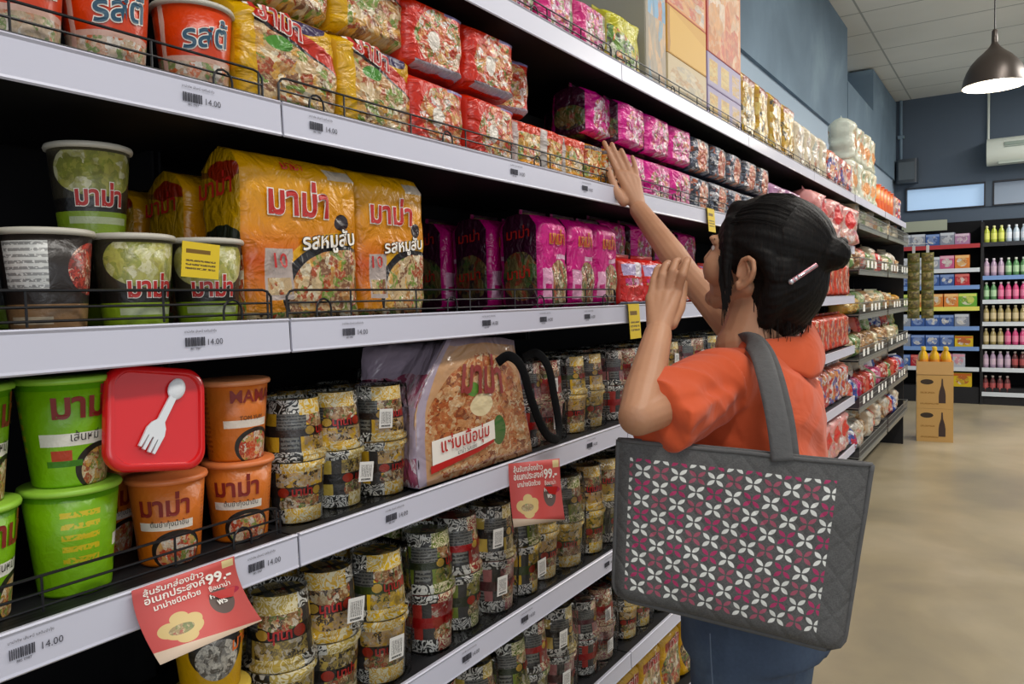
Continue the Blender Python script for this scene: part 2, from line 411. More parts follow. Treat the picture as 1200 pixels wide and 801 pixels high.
tagpos = {'second': [(0, .60), (1, .80), (1, 1.32), (1, 1.62)], 'third': [(0, .588), (1, .85), (1, 1.21), (1, 1.42), (1, 1.62)],
          'fourth': [(0, .375), (0, .665), (1, .93), (1, 1.62)], 'fifth': [(1, 1.12), (1, 1.32), (1, 1.7)], 'top': [], 'sixth': [(1, 1.4)], 'bottom': []}
def wire_fence(y0, y1, ztop, parent):
    b = MB(); x = PX-.022; z0 = ztop+.002
    b.tube([(x, y0+.012, z0), (x, y0+.012, z0+.030), (x, y0+.018, z0+.037), (x, y0+.026, z0+.039), (x, y1-.026, z0+.039), (x, y1-.018, z0+.037), (x, y1-.012, z0+.030), (x, y1-.012, z0)], .0018, 6)
    b.tube([(x, y0+.012, z0+.021), (x, y1-.012, z0+.021)], .0016, 6); b.tube([(x, y0+.012, z0+.006), (x, y1-.012, z0+.006)], .0016, 6)
    n = max(2, round((y1-y0)/.155))
    for i in range(n):
        yc = y0+(i+.5)*(y1-y0)/n
        for dy in (.06,): b.tube([(x, yc+dy, z0), (x, yc+dy, z0+.038)], .0015, 6)
        if i % 2 == 0: b.tube([(x+.004, yc-.014, z0)]+[(x+.004, yc+.014*cos(radians(a)), z0+.012+.014*sin(radians(a))) for a in range(180, -1, -30)]+[(x+.004, yc+.014, z0)], .0016, 6)
    return b.build('wire_fence', M['wire'], parent)
for k in range(5):
    y0, y1 = JY[k]+.002, JY[k+1]-.002
    fr = empty('gondola_frame', (-1.30, JY[k], 0)); tag(fr, 'black shelving frame and back panel, '+BAYN[k], 'shelving frame', 'noodle aisle shelving frames')
    b = MB(); b.box(-.02, .0, .0, 1.095, 0, 2.2); b.build('back_panel', M['panel'], fr, smooth=False)
    b = MB(); b.box(-.0, .05, -.018, .018, 0, 2.2); b.build('upright', M['shelf'], fr, smooth=False)
    for nm, (zt, zb) in ZT.items():
        r = empty('shelf', (0, 0, 0)); tag(r, f'{nm} noodle shelf with pale price rail, '+BAYN[k], 'shelf', 'noodle aisle shelves')
        r.location = (PX, y0, zt)
        L = Vector((-PX, -y0, -zt))
        b = MB(); b.box(-1.26, PX-.004, y0, y1, zt-.03, zt-.003, Matrix.Translation(L)); b.box(-1.26, PX-.3, y0+.002, y0+.006, zt-.09, zt-.03, Matrix.Translation(L)); b.box(-1.26, PX-.3, y1-.006, y1-.002, zt-.09, zt-.03, Matrix.Translation(L))
        b.build('shelf_board', M['shelf'], r, smooth=False)
        b = MB(); MT = Matrix.Translation(L)
        pr = [(PX-.004, zb), (PX-.001, zb-.002), (PX+.001, zb), (PX, zb+.003), (PX-.001, zt-.004), (PX+.001, zt-.001), (PX-.001, zt+.001), (PX-.008, zt), (PX-.008, zt-.003), (PX-.004, zt-.006)]
        Mp = MT @ Matrix(((1, 0, 0, 0), (0, 0, 1, 0), (0, 1, 0, 0), (0, 0, 0, 1)))
        b.prism([(p[0], p[1]) for p in pr][::-1], y0, y1, Mp); b.build('price_rail', M['rail'], r, smooth=False)
        if nm == 'bottom':
            b = MB(); b.box(-.40, -.005, .003, y1-y0-.003, -zt, -.052); b.build('plinth', M['shelf'], r, smooth=False)
        for kk, yy in tagpos[nm]:
            if kk == k:
                b = MB(); shelf_label(b, yy, (zt+zb)/2+.002, .98)
                for q in range(len(b.v)): b.v[q] = b.v[q]+L
                b.build('price_label', M['ink'], r, smooth=False)
        if nm in ('top', 'second') or (nm == 'third' and k < 2) or (nm == 'fourth' and k == 0):
            f = wire_fence(0, y1-y0, 0, r)
            for v in f.data.vertices: v.co.x -= PX

# ------------------------------------------------------------------ packs and cups
def pouch(name, w, h, d, front, side, e=5, top=.06, bot=.02, wr=.004, seed=0, logos=(), sidelogos=(), tw=.02, rows=16, n=36, parent=None, fin=True):
    """filled film pack: front faces -y, base at z=0"""
    def prof(t):
        a = 1.0
        if top > 0: a = min(1, ((1-t)/top)**.5) if t > 1-top else 1
        if bot > 0 and t < bot: a = min(a, .55+.45*(t/bot)**.5)
        return max(a, .05)
    def wmod(t): return 1-tw*(2*t-1)**2
    def wrk(x, z, q): return wr*(noise.noise(Vector((x*22+seed*9, z*22, q*3+seed)))+.6*noise.noise(Vector((x*55, z*48, seed*5+q))))
    mb = MB(); base = 0
    for j in range(rows+1):
        t = j/rows; t = t if j not in (rows-1,) else max(t, 1-top*.35)
        for i in range(n):
            a = 2*pi*(i+.5)/n; ca, sa = cos(a), sin(a)
            x = w/2*wmod(t)*math.copysign(abs(ca)**(2/e), ca); y = d/2*prof(t)*math.copysign(abs(sa)**(2/e), sa)
            k = wrk(x, t*h, 1 if sa > 0 else 0)
            x += ca*k; y += sa*k*1.0
            mb.v.append(Vector((x, y, t*h)))
    for j in range(rows):
        for i in range(n):
            k = (i+1) % n; ids = (j*n+i, j*n+k, (j+1)*n+k, (j+1)*n+i)
            am = 2*pi*(i+1)/n; mi = 0 if abs(sin(am)) > .5 or abs(mb.v[ids[0]].x) < w*.43 else 1
            def q(id_):
                p = mb.v[id_]; 
                if mi == 0: return ((p.x/w+.5) if am > pi else .5-p.x/w, p.z/h)
                return ((.5-p.y/d) if p.x < 0 else (.5+p.y/d), p.z/h)
            mb.face(ids, [q(z) for z in ids], mi)
    mb.face([i for i in range(n)][::-1], None, 1); mb.face([rows*n+i for i in range(n)], None, 1)
    if fin and top > 0:   # crimped seal
        mb.box(-w*.47, w*.47, -.0012, .0012, h-.002, h+.011, mi=1)
    o = mb.build(name, [front, side], parent, angle=180)
    def surf(x, z, l):
        t = min(max(z/h, 0), 1); xx = min(abs(2*x/(w*wmod(t))), .999)
        k = wrk(x, z, 0)
        return Vector((x, -(d/2)*prof(t)*(1-xx**e)**(1/e)-abs(k)*1.0-l-.0006, z))
    def surfs(x, z, l):     # left side (-x): x is distance along depth, positive towards the front
        return Vector((-(w/2)*wmod(min(max(z/h,0),1))-l-wr*.9, -x, z))
    for (s, size, cx, cz, mats, offs, sl) in logos:
        for q, (mt, of) in enumerate(zip(mats, offs)):
            lb = MB(); text_on(lb, s, size, surf, cx, cz, of, .0012+.0009*q, slope=sl); lb.build('logo', mt, o, smooth=False)
    for (s, size, cx, cz, mats, offs, sl) in sidelogos:
        lb = MB()
        for q, (mt, of) in enumerate(zip(mats, offs)): text_on(lb, s, size, lambda x, z, l: surfs(-x, z, l) if False else Vector((surfs(0, z, l).x, -x, z)), cx, cz, of, .001+.0009*q, mi=q, slope=sl)
        lb.build('side_logo', mats, o, smooth=False)
    return Proto(o, d, w, h)

NOOD = ['#d9b98a', '#e2c79a', '#c98d4f', '#efe0c0', '#b5522e', '#7d9a3a', '#e0a94e', '#8a5a3a']
NOODR = ['#e0a27a', '#d8502f', '#efd7b8', '#c33a25', '#86a244', '#e8b060', '#f0e4d4', '#b8452e']
NOODD = ['#caa070', '#6a5a3a', '#e4cfa0', '#9b6a3c', '#5f7f35', '#b84a2e', '#efe4cc', '#3a3026']
PK = {}
# golden minced-pork noodle bag
fr = printed('golden_bag_front', ('grad', [(0, '#c98a28'), (.35, '#cf5a24'), (.55, '#dc8c1c'), (1, '#e3a922')]), [
    ('ell', (.86, .2, .62, .34), '#e0a41f'), ('ell', (.78, .16, .52, .30), '#1c1a1d'), ('ell', (.82, .10, .50, .33), ('food', NOOD, 16)), ('rect', (.14, .36, .12, .42), '#b8a8a0'),
    ('rect', (.16, .34, .15, .25), ('food', NOOD, 22)), ('rect', (.68, .97, .86, .93), '#c8b9a8'), ('ell', (.80, .60, .07, .05), '#2c2024'), ('rect', (0, 1, .0, .05), ('food', NOODD, 20))], .015, .3, .5)
sd = printed('golden_bag_side', '#b58a1c', [('ell', (.5, .30, .6, .26), '#1f2418'), ('ell', (.62, .2, .5, .2), ('food', NOOD, 12)), ('rect', (.0, 1, .82, .86), '#7a4a20'), ('ell', (.6, .86, .3, .06), '#8a2a18')], .05, .32, .5)
Y = M
bigbag = pouch('noodle_bag', .225, .245, .11, fr, sd, e=6, top=.1, bot=.0, wr=.0055, seed=3, tw=.03, fin=False, logos=[
    ('มาม่า', .058, -.018, .152, (Y['white'], Y['red']), (.055, .026), 0.0), ('รสหมูสับ', .032, .040, .108, (Y['blk'], Y['white']), (.055, .02), .12),
    ('10', .030, -.058, .075, (Y['red'],), (.01,), 0), ('มาม่า', .018, -.03, .216, (Y['red'],), (.02,), 0)],
    sidelogos=[('มาม่า', .038, 0, .175, (Y['red'],), (.015,), .1)])
bigbag2 = pouch('noodle_bag', .17, .245, .10, fr, sd, e=5, top=.1, bot=.0, wr=.006, seed=8, tw=.05, fin=False, logos=[
    ('มาม่า', .050, -.01, .155, (Y['white'], Y['red']), (.055, .026), 0.0), ('รสหมูสับ', .028, .018, .11, (Y['blk'], Y['white']), (.055, .02), .12), ('10', .028, -.048, .08, (Y['red'],), (.01,), 0)])
# golden flat packs on the second shelf
fr = printed('golden_pack_front', '#d9a51f', [('half', (.35, 1, .98), '#c4382a'), ('half', (.45, 1, .90), '#2c2a2a'), ('half', (.4, 1, .84), ('food', NOOD, 13)),
    ('ell', (.62, .86, .2, .08), '#3a2a50'), ('ell', (.35, .62, .12, .07), '#4e8a34'), ('rect', (0, .14, 0, 1), '#d8a61e'), ('rect', (0, 1, .94, 1), '#dca821')], .03, .28, .7, 5)
sd = plain('golden_pack_side', '#c79418', .35, var=.3, scale=18, bump=.3)
goldpack = pouch('noodle_pack', .185, .15, .13, fr, sd, e=5, top=.08, bot=.04, wr=.006, seed=2, logos=[('มาม่า', .04, -.03, .112, (Y['white'], Y['red']), (.05, .012), -.25)])
def pack(key, nm, w, h, d, base, side, layers, logos=(), wr=.006, seed=0, e=5, crumple=.7, top=.08, bot=.05, sidelogos=(), sidevar=.3):
    f = printed(nm+'_front', base, layers, .03, .28, crumple, 5)
    s = side if not isinstance(side, str) else plain(nm+'_side', side, .35, var=sidevar, scale=18, bump=.3)
    PK[key] = pouch(nm, w, h, d, f, s, e=e, top=top, bot=bot, wr=wr, seed=seed, logos=logos, sidelogos=sidelogos)
    return PK[key]
NOODT = ['#d8683a', '#e2a060', '#c9301f', '#f0dcc0', '#d94f2c', '#e8bb6a', '#6f8f38', '#efe8e0']
NOODO = ['#eaa63c', '#f0c98a', '#e07a2c', '#f3e6cf', '#c9482a', '#7fa045', '#e9b456', '#f2d9a0']
pack('red', 'red_noodle_pack', .165, .125, .12, '#cf3322', '#c42c1c', [('ell', (.55, .45, .42, .42), ('food', NOODT, 14)), ('rect', (.62, 1, .84, .97), '#8d84b0'), ('rect', (.12, 1, .02, .1), '#a59aa5'), ('ell', (.42, .42, .1, .14), '#e6dccf'), ('rect', (.0, .1, 0, 1), '#cb2d1b')], seed=4)
pack('orange', 'orange_noodle_pack', .105, .11, .12, '#d9452a', '#c6bdb5', [('half', (0, 1, .72), ('food', NOODO, 8)), ('half', (0, 1, .18), '#e79a2c'), ('rect', (0, .12, 0, 1), '#cfc6c0')], seed=5)
pack('amber', 'amber_noodle_pack', .085, .11, .12, '#e09a2c', '#d58a1f', [('half', (0, 1, .78), ('food', NOODO, 9)), ('half', (0, 1, .2), '#e8a02a'), ('rect', (0, 1, .8, .9), '#5d4a48')], seed=15)
NP = ['#e0399a', '#f2cfe0', '#d92a86', '#e8905a', '#fbeef2', '#c21f74', '#8a9a4a', '#ef7ab8']
PLUM = printed('plum_pack_side', '#3a1028', [('ell', (.5, .35, .4, .25), ('food', ['#6a5a30', '#3d5a28', '#8a3a2a', '#2a2024', '#7a6a40'], 9)), ('rect', (0, .1, 0, 1), '#a01460')], .04, .3, .5)
pack('pink', 'pink_noodle_pack', .17, .12, .12, '#d62489', PLUM, [('ell', (.55, .42, .42, .42), ('food', NP, 12)), ('rect', (0, .12, 0, 1), '#dc2490'), ('rect', (.3, .7, .84, .94), '#a81764')], seed=6)
ND = ['#2d3547', '#3a4a60', '#8f9bb0', '#1e2430', '#d8d4d8', '#c2603c', '#55657c', '#33405a']
pack('navy', 'navy_noodle_pack', .175, .118, .12, '#28344a', '#1d2536', [('rect', (0, 1, 0, 1), ('food', ND, 13)), ('ell', (.5, .42, .24, .42), ('food', ['#d9764a', '#e39a70', '#c9502f', '#f0d8c8', '#b8452e'], 12))], seed=7)
pack('lilac', 'lilac_noodle_pack', .26, .21, .15, '#b483a8', '#9a6a90', [('ell', (.5, .4, .42, .42), ('food', ['#d7a8c8', '#b884ae', '#efdfe8', '#a0608a', '#d88a9a'], 10))], seed=9)
pack('magenta5', 'magenta_noodle_multipack', .125, .215, .125, '#cf1f80', PLUM, [('ell', (.6, .25, .36, .26), ('food', NOODD, 16)), ('rect', (.08, .34, .10, .42), '#e6a8c6'), ('rect', (.12, .3, .2, .26), '#c41a74'), ('rect', (.5, 1, .52, .57), '#e8b8d0')],
     [('มาม่า', .036, 0, .148, (Y['yel'], Y['red']), (.06, .02), 0)], wr=.004, seed=10, top=.05, bot=.03, sidelogos=[('มาม่า', .032, 0, .16, (Y['red'],), (.012,), .1), ('มาม่า', .032, 0, .07, (Y['red'],), (.012,), .1)])
pack('redbag', 'red_noodle_bag', .15, .13, .1, '#d5241f', '#c01c18', [('rect', (.05, .95, .62, .86), '#bfb0d8'), ('rect', (.5, .75, .6, .9), '#f0e6ea'), ('ell', (.5, .25, .4, .2), '#d01b14'), ('rect', (0, 1, 0, .08), '#c8cce0'), ('rect', (.1, .9, .42, .56), ('food', NP, 10))], seed=11)
pack('rose', 'rose_noodle_bag', .22, .165, .15, '#e09a94', '#d98a86', [('ell', (.5, .45, .45, .42), ('food', ['#e8a8a0', '#f0d0c8', '#d8605a', '#f6ece8', '#e8b090', '#d890a0'], 9)), ('ell', (.4, .6, .2, .22), '#d8342f')], seed=12, e=3.5, wr=.012)
pack('tall_red', 'tall_red_noodle_pack', .13, .2, .12, '#cf4a32', '#a83a2a', [('ell', (.5, .5, .4, .42), ('food', ['#d8683a', '#e8b090', '#c9301f', '#b84a30', '#7a4a58', '#e0c4b8'], 8))], seed=13)
pack('white_bag', 'white_snack_bag', .24, .26, .16, '#d9dccb', '#c8cfc0', [('ell', (.5, .5, .4, .4), ('food', ['#e8e2c8', '#f3f0e4', '#c9b88a', '#a8bfa0', '#dd9a5a', '#eee6d2'], 7)), ('ell', (.45, .42, .22, .16), '#cf8a48')], seed=14, e=3.5, wr=.012)
pack('cream_bag', 'cream_snack_bag', .17, .21, .12, '#ddcfb4', '#c9bda0', [('ell', (.5, .5, .42, .42), ('food', ['#efe4cf', '#d8b890', '#e6d2c0', '#c88a70', '#b8c4b8', '#f4efe6'], 9))], seed=16, e=4, wr=.009)
pack('multi_bag', 'bright_snack_bag', .17, .21, .12, '#d8705a', '#b8a8a8', [('half', (0, 1, .9), ('food', ['#d8503a', '#e8dcd4', '#4a6ab0', '#e0a060', '#cf3f3f', '#f0ece8'], 7))], seed=17, e=4, wr=.009)
pack('mustard', 'mustard_noodle_bag', .2, .27, .13, '#cfa41f', '#b08c1c', [('half', (0, 1, .85), ('food', ['#dcb030', '#b88a20', '#e0c878', '#5a5a50', '#d0a040', '#d9c9a0'], 8)), ('rect', (.1, .9, .8, .92), '#8a3a20')], seed=18, e=4.5)
pack('pinktop', 'pink_striped_pack', .16, .13, .12, '#d2327c', '#b81f68', [('rect', (.25, .8, 0, 1), ('food', NP, 14)), ('rect', (.8, 1, 0, 1), ('food', ['#9aa878', '#d8d0b8', '#6a8a4a', '#c88aa0'], 10))], seed=19)
pack('greentop', 'green_yellow_noodle_pack', .19, .16, .12, '#c9c22e', '#a8a024', [('half', (.3, 1, .72), ('food', ['#7fae3a', '#f0ecd8', '#e08040', '#4a4a38', '#e8c84a', '#5a8a30'], 10)), ('half', (0, 1, .1), '#c87838')], seed=20)
pack('yellowbag', 'yellow_noodle_pack', .15, .2, .13, '#d8a52c', '#b88a20', [('ell', (.5, .42, .45, .4), ('food', NOODD, 12)), ('rect', (.1, .9, .72, .86), '#9a3a20')], [('มาม่า', .035, 0, .15, (Y['white'], Y['red']), (.05, .012), 0)], seed=21)
PK['gold'] = goldpack

# ---- lathe cups
def cup(name, h, rt, rb, mat, rimmat, lidmat, logos=(), seam=False):
    mb = MB(); mb.lathe([(rb-.004, .004), (rb, 0), (rb+.0005, .003), (rb+(rt-rb)*.5, h*.5), (rt-.001, h-.006)], 36)
    o = mb.build(name, mat, None, angle=180)
    mb = MB(); mb.lathe([(rt-.002, h-.008), (rt+.0022, h-.007), (rt+.003, h-.004), (rt+.0018, h-.001), (rt-.001, h)], 36); mb.build('cup_rim', rimmat, o, angle=180)
    mb = MB(); mb.lathe([(rt-.0015, h-.0008), (rt-.006, h-.0016), (.0005, h-.0022)], 36); mb.build('foil_lid', lidmat, o, angle=180)
    def fn(x, z, l):
        r = rb+(rt-rb)*z/h+l+.0004; a = x/rt-pi/2; return Vector((r*cos(a), r*sin(a), z))
    for (s, size, cx, cz, mats, offs, sl) in logos:
        for q, (mt, of) in enumerate(zip(mats, offs)):
            lb = MB(); text_on(lb, s, size, fn, cx, cz, of, .0007+.0006*q, slope=sl); lb.build('logo', mt, o, smooth=False)
    return Proto(o, rt*2, rt*2, h)
CH, CR, CB = .112, .0475, .0365
def front(u0, u1): return u0, u1
# u: 0.5 is the front of the cup
greencup_m = printed('green_cup_print', '#7cb224', [('rect', (.36, .66, .40, .52), '#ece8dc'), ('ell', (.60, .17, .11, .24), '#231d18'), ('ell', (.61, .15, .095, .21), ('food', NOOD, 18)), ('rect', (.40, .48, .26, .36), '#b4442c'), ('rect', (.38, .52, .2, .26), '#3f7a1c'), ('rect', (0, 1, .93, 1), '#5e9a1c'),
    ('rect', (.14, .28, .3, .86), ('lines', 9, '#c9b52c', '#7cb224')), ('rect', (.74, .9, .1, .8), ('lines', 22, '#5b8a20', '#86bb30'))], .0, .35, .1, us=2.8)
greencup = cup('green_noodle_cup', .125, .052, .038, greencup_m, plain('green_rim', '#8fbf3a', .4), M['foil'], [('มาม่า', .040, .012, .080, (Y['dkred'],), (.032,), 0), ('เส้นหมี่', .014, .01, .053, (Y['blk'],), (.0,), 0)])
orangecup_m = printed('orange_cup_print', ('grad', [(0, '#c46a28'), (1, '#d87a3c')]), [('rect', (.38, .64, .44, .54), '#ece0d2'), ('ell', (.56, .18, .13, .25), '#221a16'), ('ell', (.565, .16, .112, .215), ('food', NOODR, 16)), ('rect', (.1, .3, .1, .9), ('lines', 16, '#a84a20', '#d07434')), ('rect', (.70, .9, .1, .85), ('lines', 22, '#b05a28', '#cf7236'))], .0, .35, .1, us=2.8)
orangecup = cup('orange_noodle_cup', CH, CR, CB, orangecup_m, plain('orange_rim', '#d2743f', .4), M['foil'], [('มาม่า', .034, .002, .066, (Y['dkred'],), (.03,), 0), ('ต้มยำกุ้งน้ำข้น', .0095, .008, .052, (Y['blk'],), (.0,), 0)])
orangecup2 = cup('orange_noodle_cup', CH, CR, CB, orangecup_m, plain('orange_rim_pale', '#d98a5a', .4), M['foil'], [('MAMA', .024, .010, .082, (Y['dkred'],), (.02,), 0), ('TOM YUM', .0085, .008, .057, (Y['blk'],), (.0,), 0)])
darkcup_m = printed('dark_green_cup_print', '#3a352a', [('ell', (.5, .74, .2, .3), ('food', ['#b8b45a', '#c9c88a', '#8f9440', '#e0dcb0', '#9aa04a'], 8)), ('rect', (0, 1, .26, .42), '#1e1b18'), ('rect', (0, 1, 0, .27), '#86a02c'), ('rect', (.36, .66, .13, .21), '#b9c29a'), ('rect', (0, 1, .95, 1), '#4a4532'), ('rect', (.0, .18, 0, 1), '#24201c')], .0, .3, .1, us=2.8)
darkcup = cup('dark_noodle_cup', CH, CR, CB, darkcup_m, M['rimw'], M['foil'], [('มาม่า', .032, .002, .036, (Y['white'], Y['red']), (.065, .03), 0)])
browncup_m = printed('brown_cup_print', '#2a2320', [('rect', (.30, .47, .40, .92), ('lines', 16, '#8a8a88', '#cfcfcb')), ('ell', (.66, .64, .12, .28), ('food', ['#a8322c', '#c84a3c', '#7a1f1c', '#e0b8a0', '#5a2420'], 22)), ('rect', (0, 1, 0, .27), '#8a6a4a'), ('rect', (.3, .48, .06, .14), '#b8a890')], .0, .3, .1, us=2.8)
browncup = cup('brown_noodle_cup', CH, .0495, .038, browncup_m, M['rimw'], M['foil'])
redcup_m = printed('red_cup_print', '#d2482a', [('half', (0, 1, .40), ('food', ['#e0c9b0', '#d8a080', '#8aa060', '#efe6da', '#c9b090', '#d8703c'], 12)), ('rect', (.3, .68, .36, .42), '#d9b0a0'), ('rect', (.08, .26, .4, .9), '#e06a4a'), ('rect', (.3, .33, .0, 1), '#e8c0b0')], .01, .3, .1, us=2.8)
redcup = cup('red_noodle_cup', .118, .051, .040, redcup_m, M['rimw'], M['foil'], [('รสต้', .040, .006, .060, (Y['white'], Y['navy']), (.055, .02), .15)])
yellowcup_m = printed('yellow_cup_print', '#c99a20', [('ell', (.42, .55, .14, .3), '#1c1a18'), ('ell', (.42, .45, .11, .26), ('food', ['#8a8a86', '#c9c4b8', '#5a5650', '#e0dcd0'], 14)), ('ell', (.58, .9, .06, .09), '#4a4a30')], .0, .35, .1, us=2.8)
yellowcup = cup('yellow_noodle_cup', .115, .050, .038, yellowcup_m, plain('yellow_rim', '#d8b84a', .4), M['foil'], [('มาม่า', .026, .022, .06, (Y['orangeink'],), (.012,), .2)])

# ---- shrink-wrapped packs of squat cups, rims together
BH, BRT, BRB = .098, .0505, .0415
def bowlcup(key, a, b_, dk, logo=True):
    m_ = printed(key+'_print', a, [('rect', (0, .12, .2, .88), a), ('rect', (.12, .24, .22, .8), ('lines', 14, '#2a2a2a', '#8a8a84')), ('rect', (.30, .38, .2, .88), '#3c3a38'), ('rect', (.36, .64, .5, .86), ('food', [a, b_, '#d8cdb8', dk, b_], 14)), ('rect', (.66, .78, .2, .86), '#3a3836'), ('rect', (.67, .77, .22, .8), ('lines', 14, '#2a2a2a', '#77776f')), ('rect', (.82, 1, .3, .86), a), ('rect', (0, 1, .42, .60), dk), ('ell', (.40, .51, .035, .08), '#a83a2c'), ('ell', (.60, .51, .03, .07), '#c9a24a'), ('ell', (.5, .30, .13, .18), ('food', NOODD, 16)), ('rect', (.62, .8, .12, .48), ('lines', 20, '#3a3a3a', '#74746e')), ('rect', (0, 1, .84, 1), ('zig', '#26241f', '#e6e4da', 5)), ('rect', (0, 1, 0, .22), ('zig', '#26241f', '#e6e4da', 5)), ('rect', (.40, .66, .0, .25), ('zig', a, '#f4e8c0', 6)), ('rect', (.40, .66, .84, 1), ('zig', a, '#f4e8c0', 6))], .008, .3, .15, us=3.0)
    return m_
BC = {'gold': bowlcup('golden_bowl', '#eabb45', '#d8b488', '#352a24'), 'dark': bowlcup('dark_bowl', '#d0b458', '#8a7a50', '#1e1c1a'),
      'red': bowlcup('red_bowl', '#b04038', '#b86a6a', '#a02424'), 'yellow': bowlcup('yellow_bowl', '#f0c438', '#c8a64a', '#3c4a20'), 'green': bowlcup('green_bowl', '#7a8a34', '#a8984a', '#2c3420'), 'pinkish': bowlcup('pink_bowl', '#c07a78', '#c9a0a0', '#5a2c30')}
BOWL = {}
def bowlmesh(key):
    if key not in BOWL:
        mb = MB(); mb.lathe([(BRB-.004, .005), (BRB, 0), (BRB, .003), (BRT-.003, BH-.010), (BRT+.001, BH-.009), (BRT+.002, BH-.004), (BRT, BH)], 28)
        text_on(mb, 'มาม่า', .019, lambda x, z, l: (lambda r_, a_: Vector((r_*cos(a_), r_*sin(a_), z)))(BRB+(BRT-BRB)*z/BH+l, x/BRT-pi/2), .002, BH*.46, .03, .0008, mi=1)
        o = mb.build('noodle_cup', [BC[key], M['red']]); BOWL[key] = o.data; bpy.data.objects.remove(o)
    return BOWL[key]
STK = printed('barcode_sticker', '#e6e3de', [('rect', (.12, .88, .22, .85), ('lines', 11, '#2a2a2c', '#e6e3de', True)), ('rect', (.15, .85, .06, .16), ('lines', 1, '#4a4a4a', '#c9c6c0'))], 0, .45, 0)
def cuppack(cols, nx, label_side=0, depth=2, seed=0, sticker=(0,)):
    """nx cups along x, two layers rim to rim, wrapped in printed film; front faces -y"""
    rnd = random.Random(seed); root = empty('wrapped_cup_pack'); P = .101; W = nx*P; zt = 2*BH+.004
    for j in range(depth):
        for i in range(nx):
            for l in range(2):
                key = cols[l][i % len(cols[l])]
                o = bpy.data.objects.new('noodle_cup', bowlmesh(key)); COL.objects.link(o); o.parent = root
                x = (i-(nx-1)/2)*P; y = (j-(depth-1)/2)*P+(.012 if nx == 3 and i == 1 and j == 0 else 0)
                if l == 0: o.location = (x, y, .001); o.rotation_euler.z = rnd.uniform(-.7, .7)
                else: o.location = (x, y, zt-.001); o.rotation_euler = (0, pi, rnd.uniform(-.8, .8))
    # film hull: follows the scalloped outline of the cups, pinched at top and bottom
    mb = MB(); n = 64; rows = 9; hw, hd = W/2+.003, depth*P/2+.003
    for k in range(rows+1):
        t = k/rows; z = t*zt; sc = 1-.09*abs(2*t-1)**1.5
        for i in range(n):
            a = 2*pi*i/n; ca, sa = cos(a), sin(a); e = 6
            x = (hw-.0)*math.copysign(abs(ca)**(2/e), ca); y = hd*math.copysign(abs(sa)**(2/e), sa)
            sh = .0 if abs(sa) < .3 else -.005*(1-abs(cos(pi*(x/P+(.5 if nx % 2 == 0 else 0)))))
            y += math.copysign(sh, sa)*-1*(-1 if sh < 0 else 1)*0+math.copysign(sh, sa)
            x = x*(1-(1-sc)*.05/hw); y = y*(1-(1-sc)*.05/hd)
            mb.v.append(Vector((x, y, z+.0008*noise.noise(Vector((x*40, y*40, seed))))))
    for k in range(rows):
        for i in range(n): mb.face((k*n+i, k*n+(i+1) % n, (k+1)*n+(i+1) % n, (k+1)*n+i))
    mb.face(list(range(n))[::-1]); mb.face([rows*n+i for i in range(n)])
    mb.build('shrink_film', M['film'], root, angle=180)
    for (sx, sz, rot) in sticker:
        mb = MB(); R_ = Matrix.Translation((sx, -hd-.0015, sz)) @ Matrix.Rotation(rot, 4, 'Y'); mb.box(-.017, .017, -.0004, .0004, -.017, .017, R_)
        mb.build('barcode_sticker', STK, root, smooth=False)
    return Proto(root, depth*P, W, zt)

# ------------------------------------------------------------------ stocking the shelves
RZ = {k: v[0]-.003 for k, v in ZT.items()}
FX = PX-.030
def stock(pr, shelf, y, label, cat, group, front=FX, dz=0, rz=0, h=None, rx=0, sc=None):
    return pr.put((front-pr.d/2, y, RZ[shelf]+dz+.001), pi/2+rz, label, cat, group, rx=rx, scale=sc)
rj = random.Random(5)
def run(pr, shelf, y0, n, pitch, desc, group, layers=1, depth=1, front=FX, lh=None, cat='noodle pack', jit=.05, dz=0, sc=None, where=''):
    lh = lh or pr.h+.012
    for l in range(layers):
        for i in range(n):
            for j in range(depth):
                lay = '' if layers == 1 else ['lower layer, ', 'upper layer, '][l]
                rowt = 'front row' if j == 0 else 'back rows'
                if j == 0: lb = f"{desc}, {lay}{ORD[i]} from the left, {shelf} shelf"; g = group
                else: lb = f"{desc}, {lay}row {['two', 'three'][j-1]} deep behind the {ORD[i]} pack, {shelf} shelf"; g = group+', back rows'
                stock(pr, shelf, y0+(i+.5)*pitch, lb, cat, g, front=front-j*(pr.d+.012)-rj.uniform(0, .004), dz=dz+l*lh, rz=rj.uniform(-jit, jit), sc=sc)

# third shelf
G = 'dark and brown noodle cups on the third shelf'
stock(browncup, 'third', .343, 'brown noodle cup cut by the left frame edge on the third shelf', 'noodle cup', G, front=PX-.026)
stock(browncup, 'third', .446, 'brown noodle cup with white nutrition panel and red noodles on the third shelf', 'noodle cup', G, front=PX-.026, rz=-.2)
stock(darkcup, 'third', .549, 'dark and green noodle cup under a yellow price card on the third shelf', 'noodle cup', G, front=PX-.026, rz=-.1)
stock(darkcup, 'third', .652, 'dark and green noodle cup next to the golden noodle bag', 'noodle cup', G, front=PX-.026, rz=-.45)
stock(darkcup, 'third', .531, 'dark green noodle cup stacked on top of the others on the third shelf', 'noodle cup', G, front=PX-.082, dz=.1125, rz=-.3)
for y, q_ in ((.47, 'left'), (.58, 'right')): stock(darkcup, 'third', y, f'dark green noodle cup, {q_} one of two behind the front cups of the third shelf', 'noodle cup', G+', back', front=PX-.135, rz=.3)
b = MB(); b.box(-.026, .026, -.0005, .0005, -.024, .02); 
o = b.build('price_card', M['tagy'], smooth=False); o.location = (PX-.014, .603, RZ['third']+.083); o.rotation_euler = (.04, radians(4), radians(88)); tag(o, 'yellow price card leaning on the dark noodle cups', 'price card')
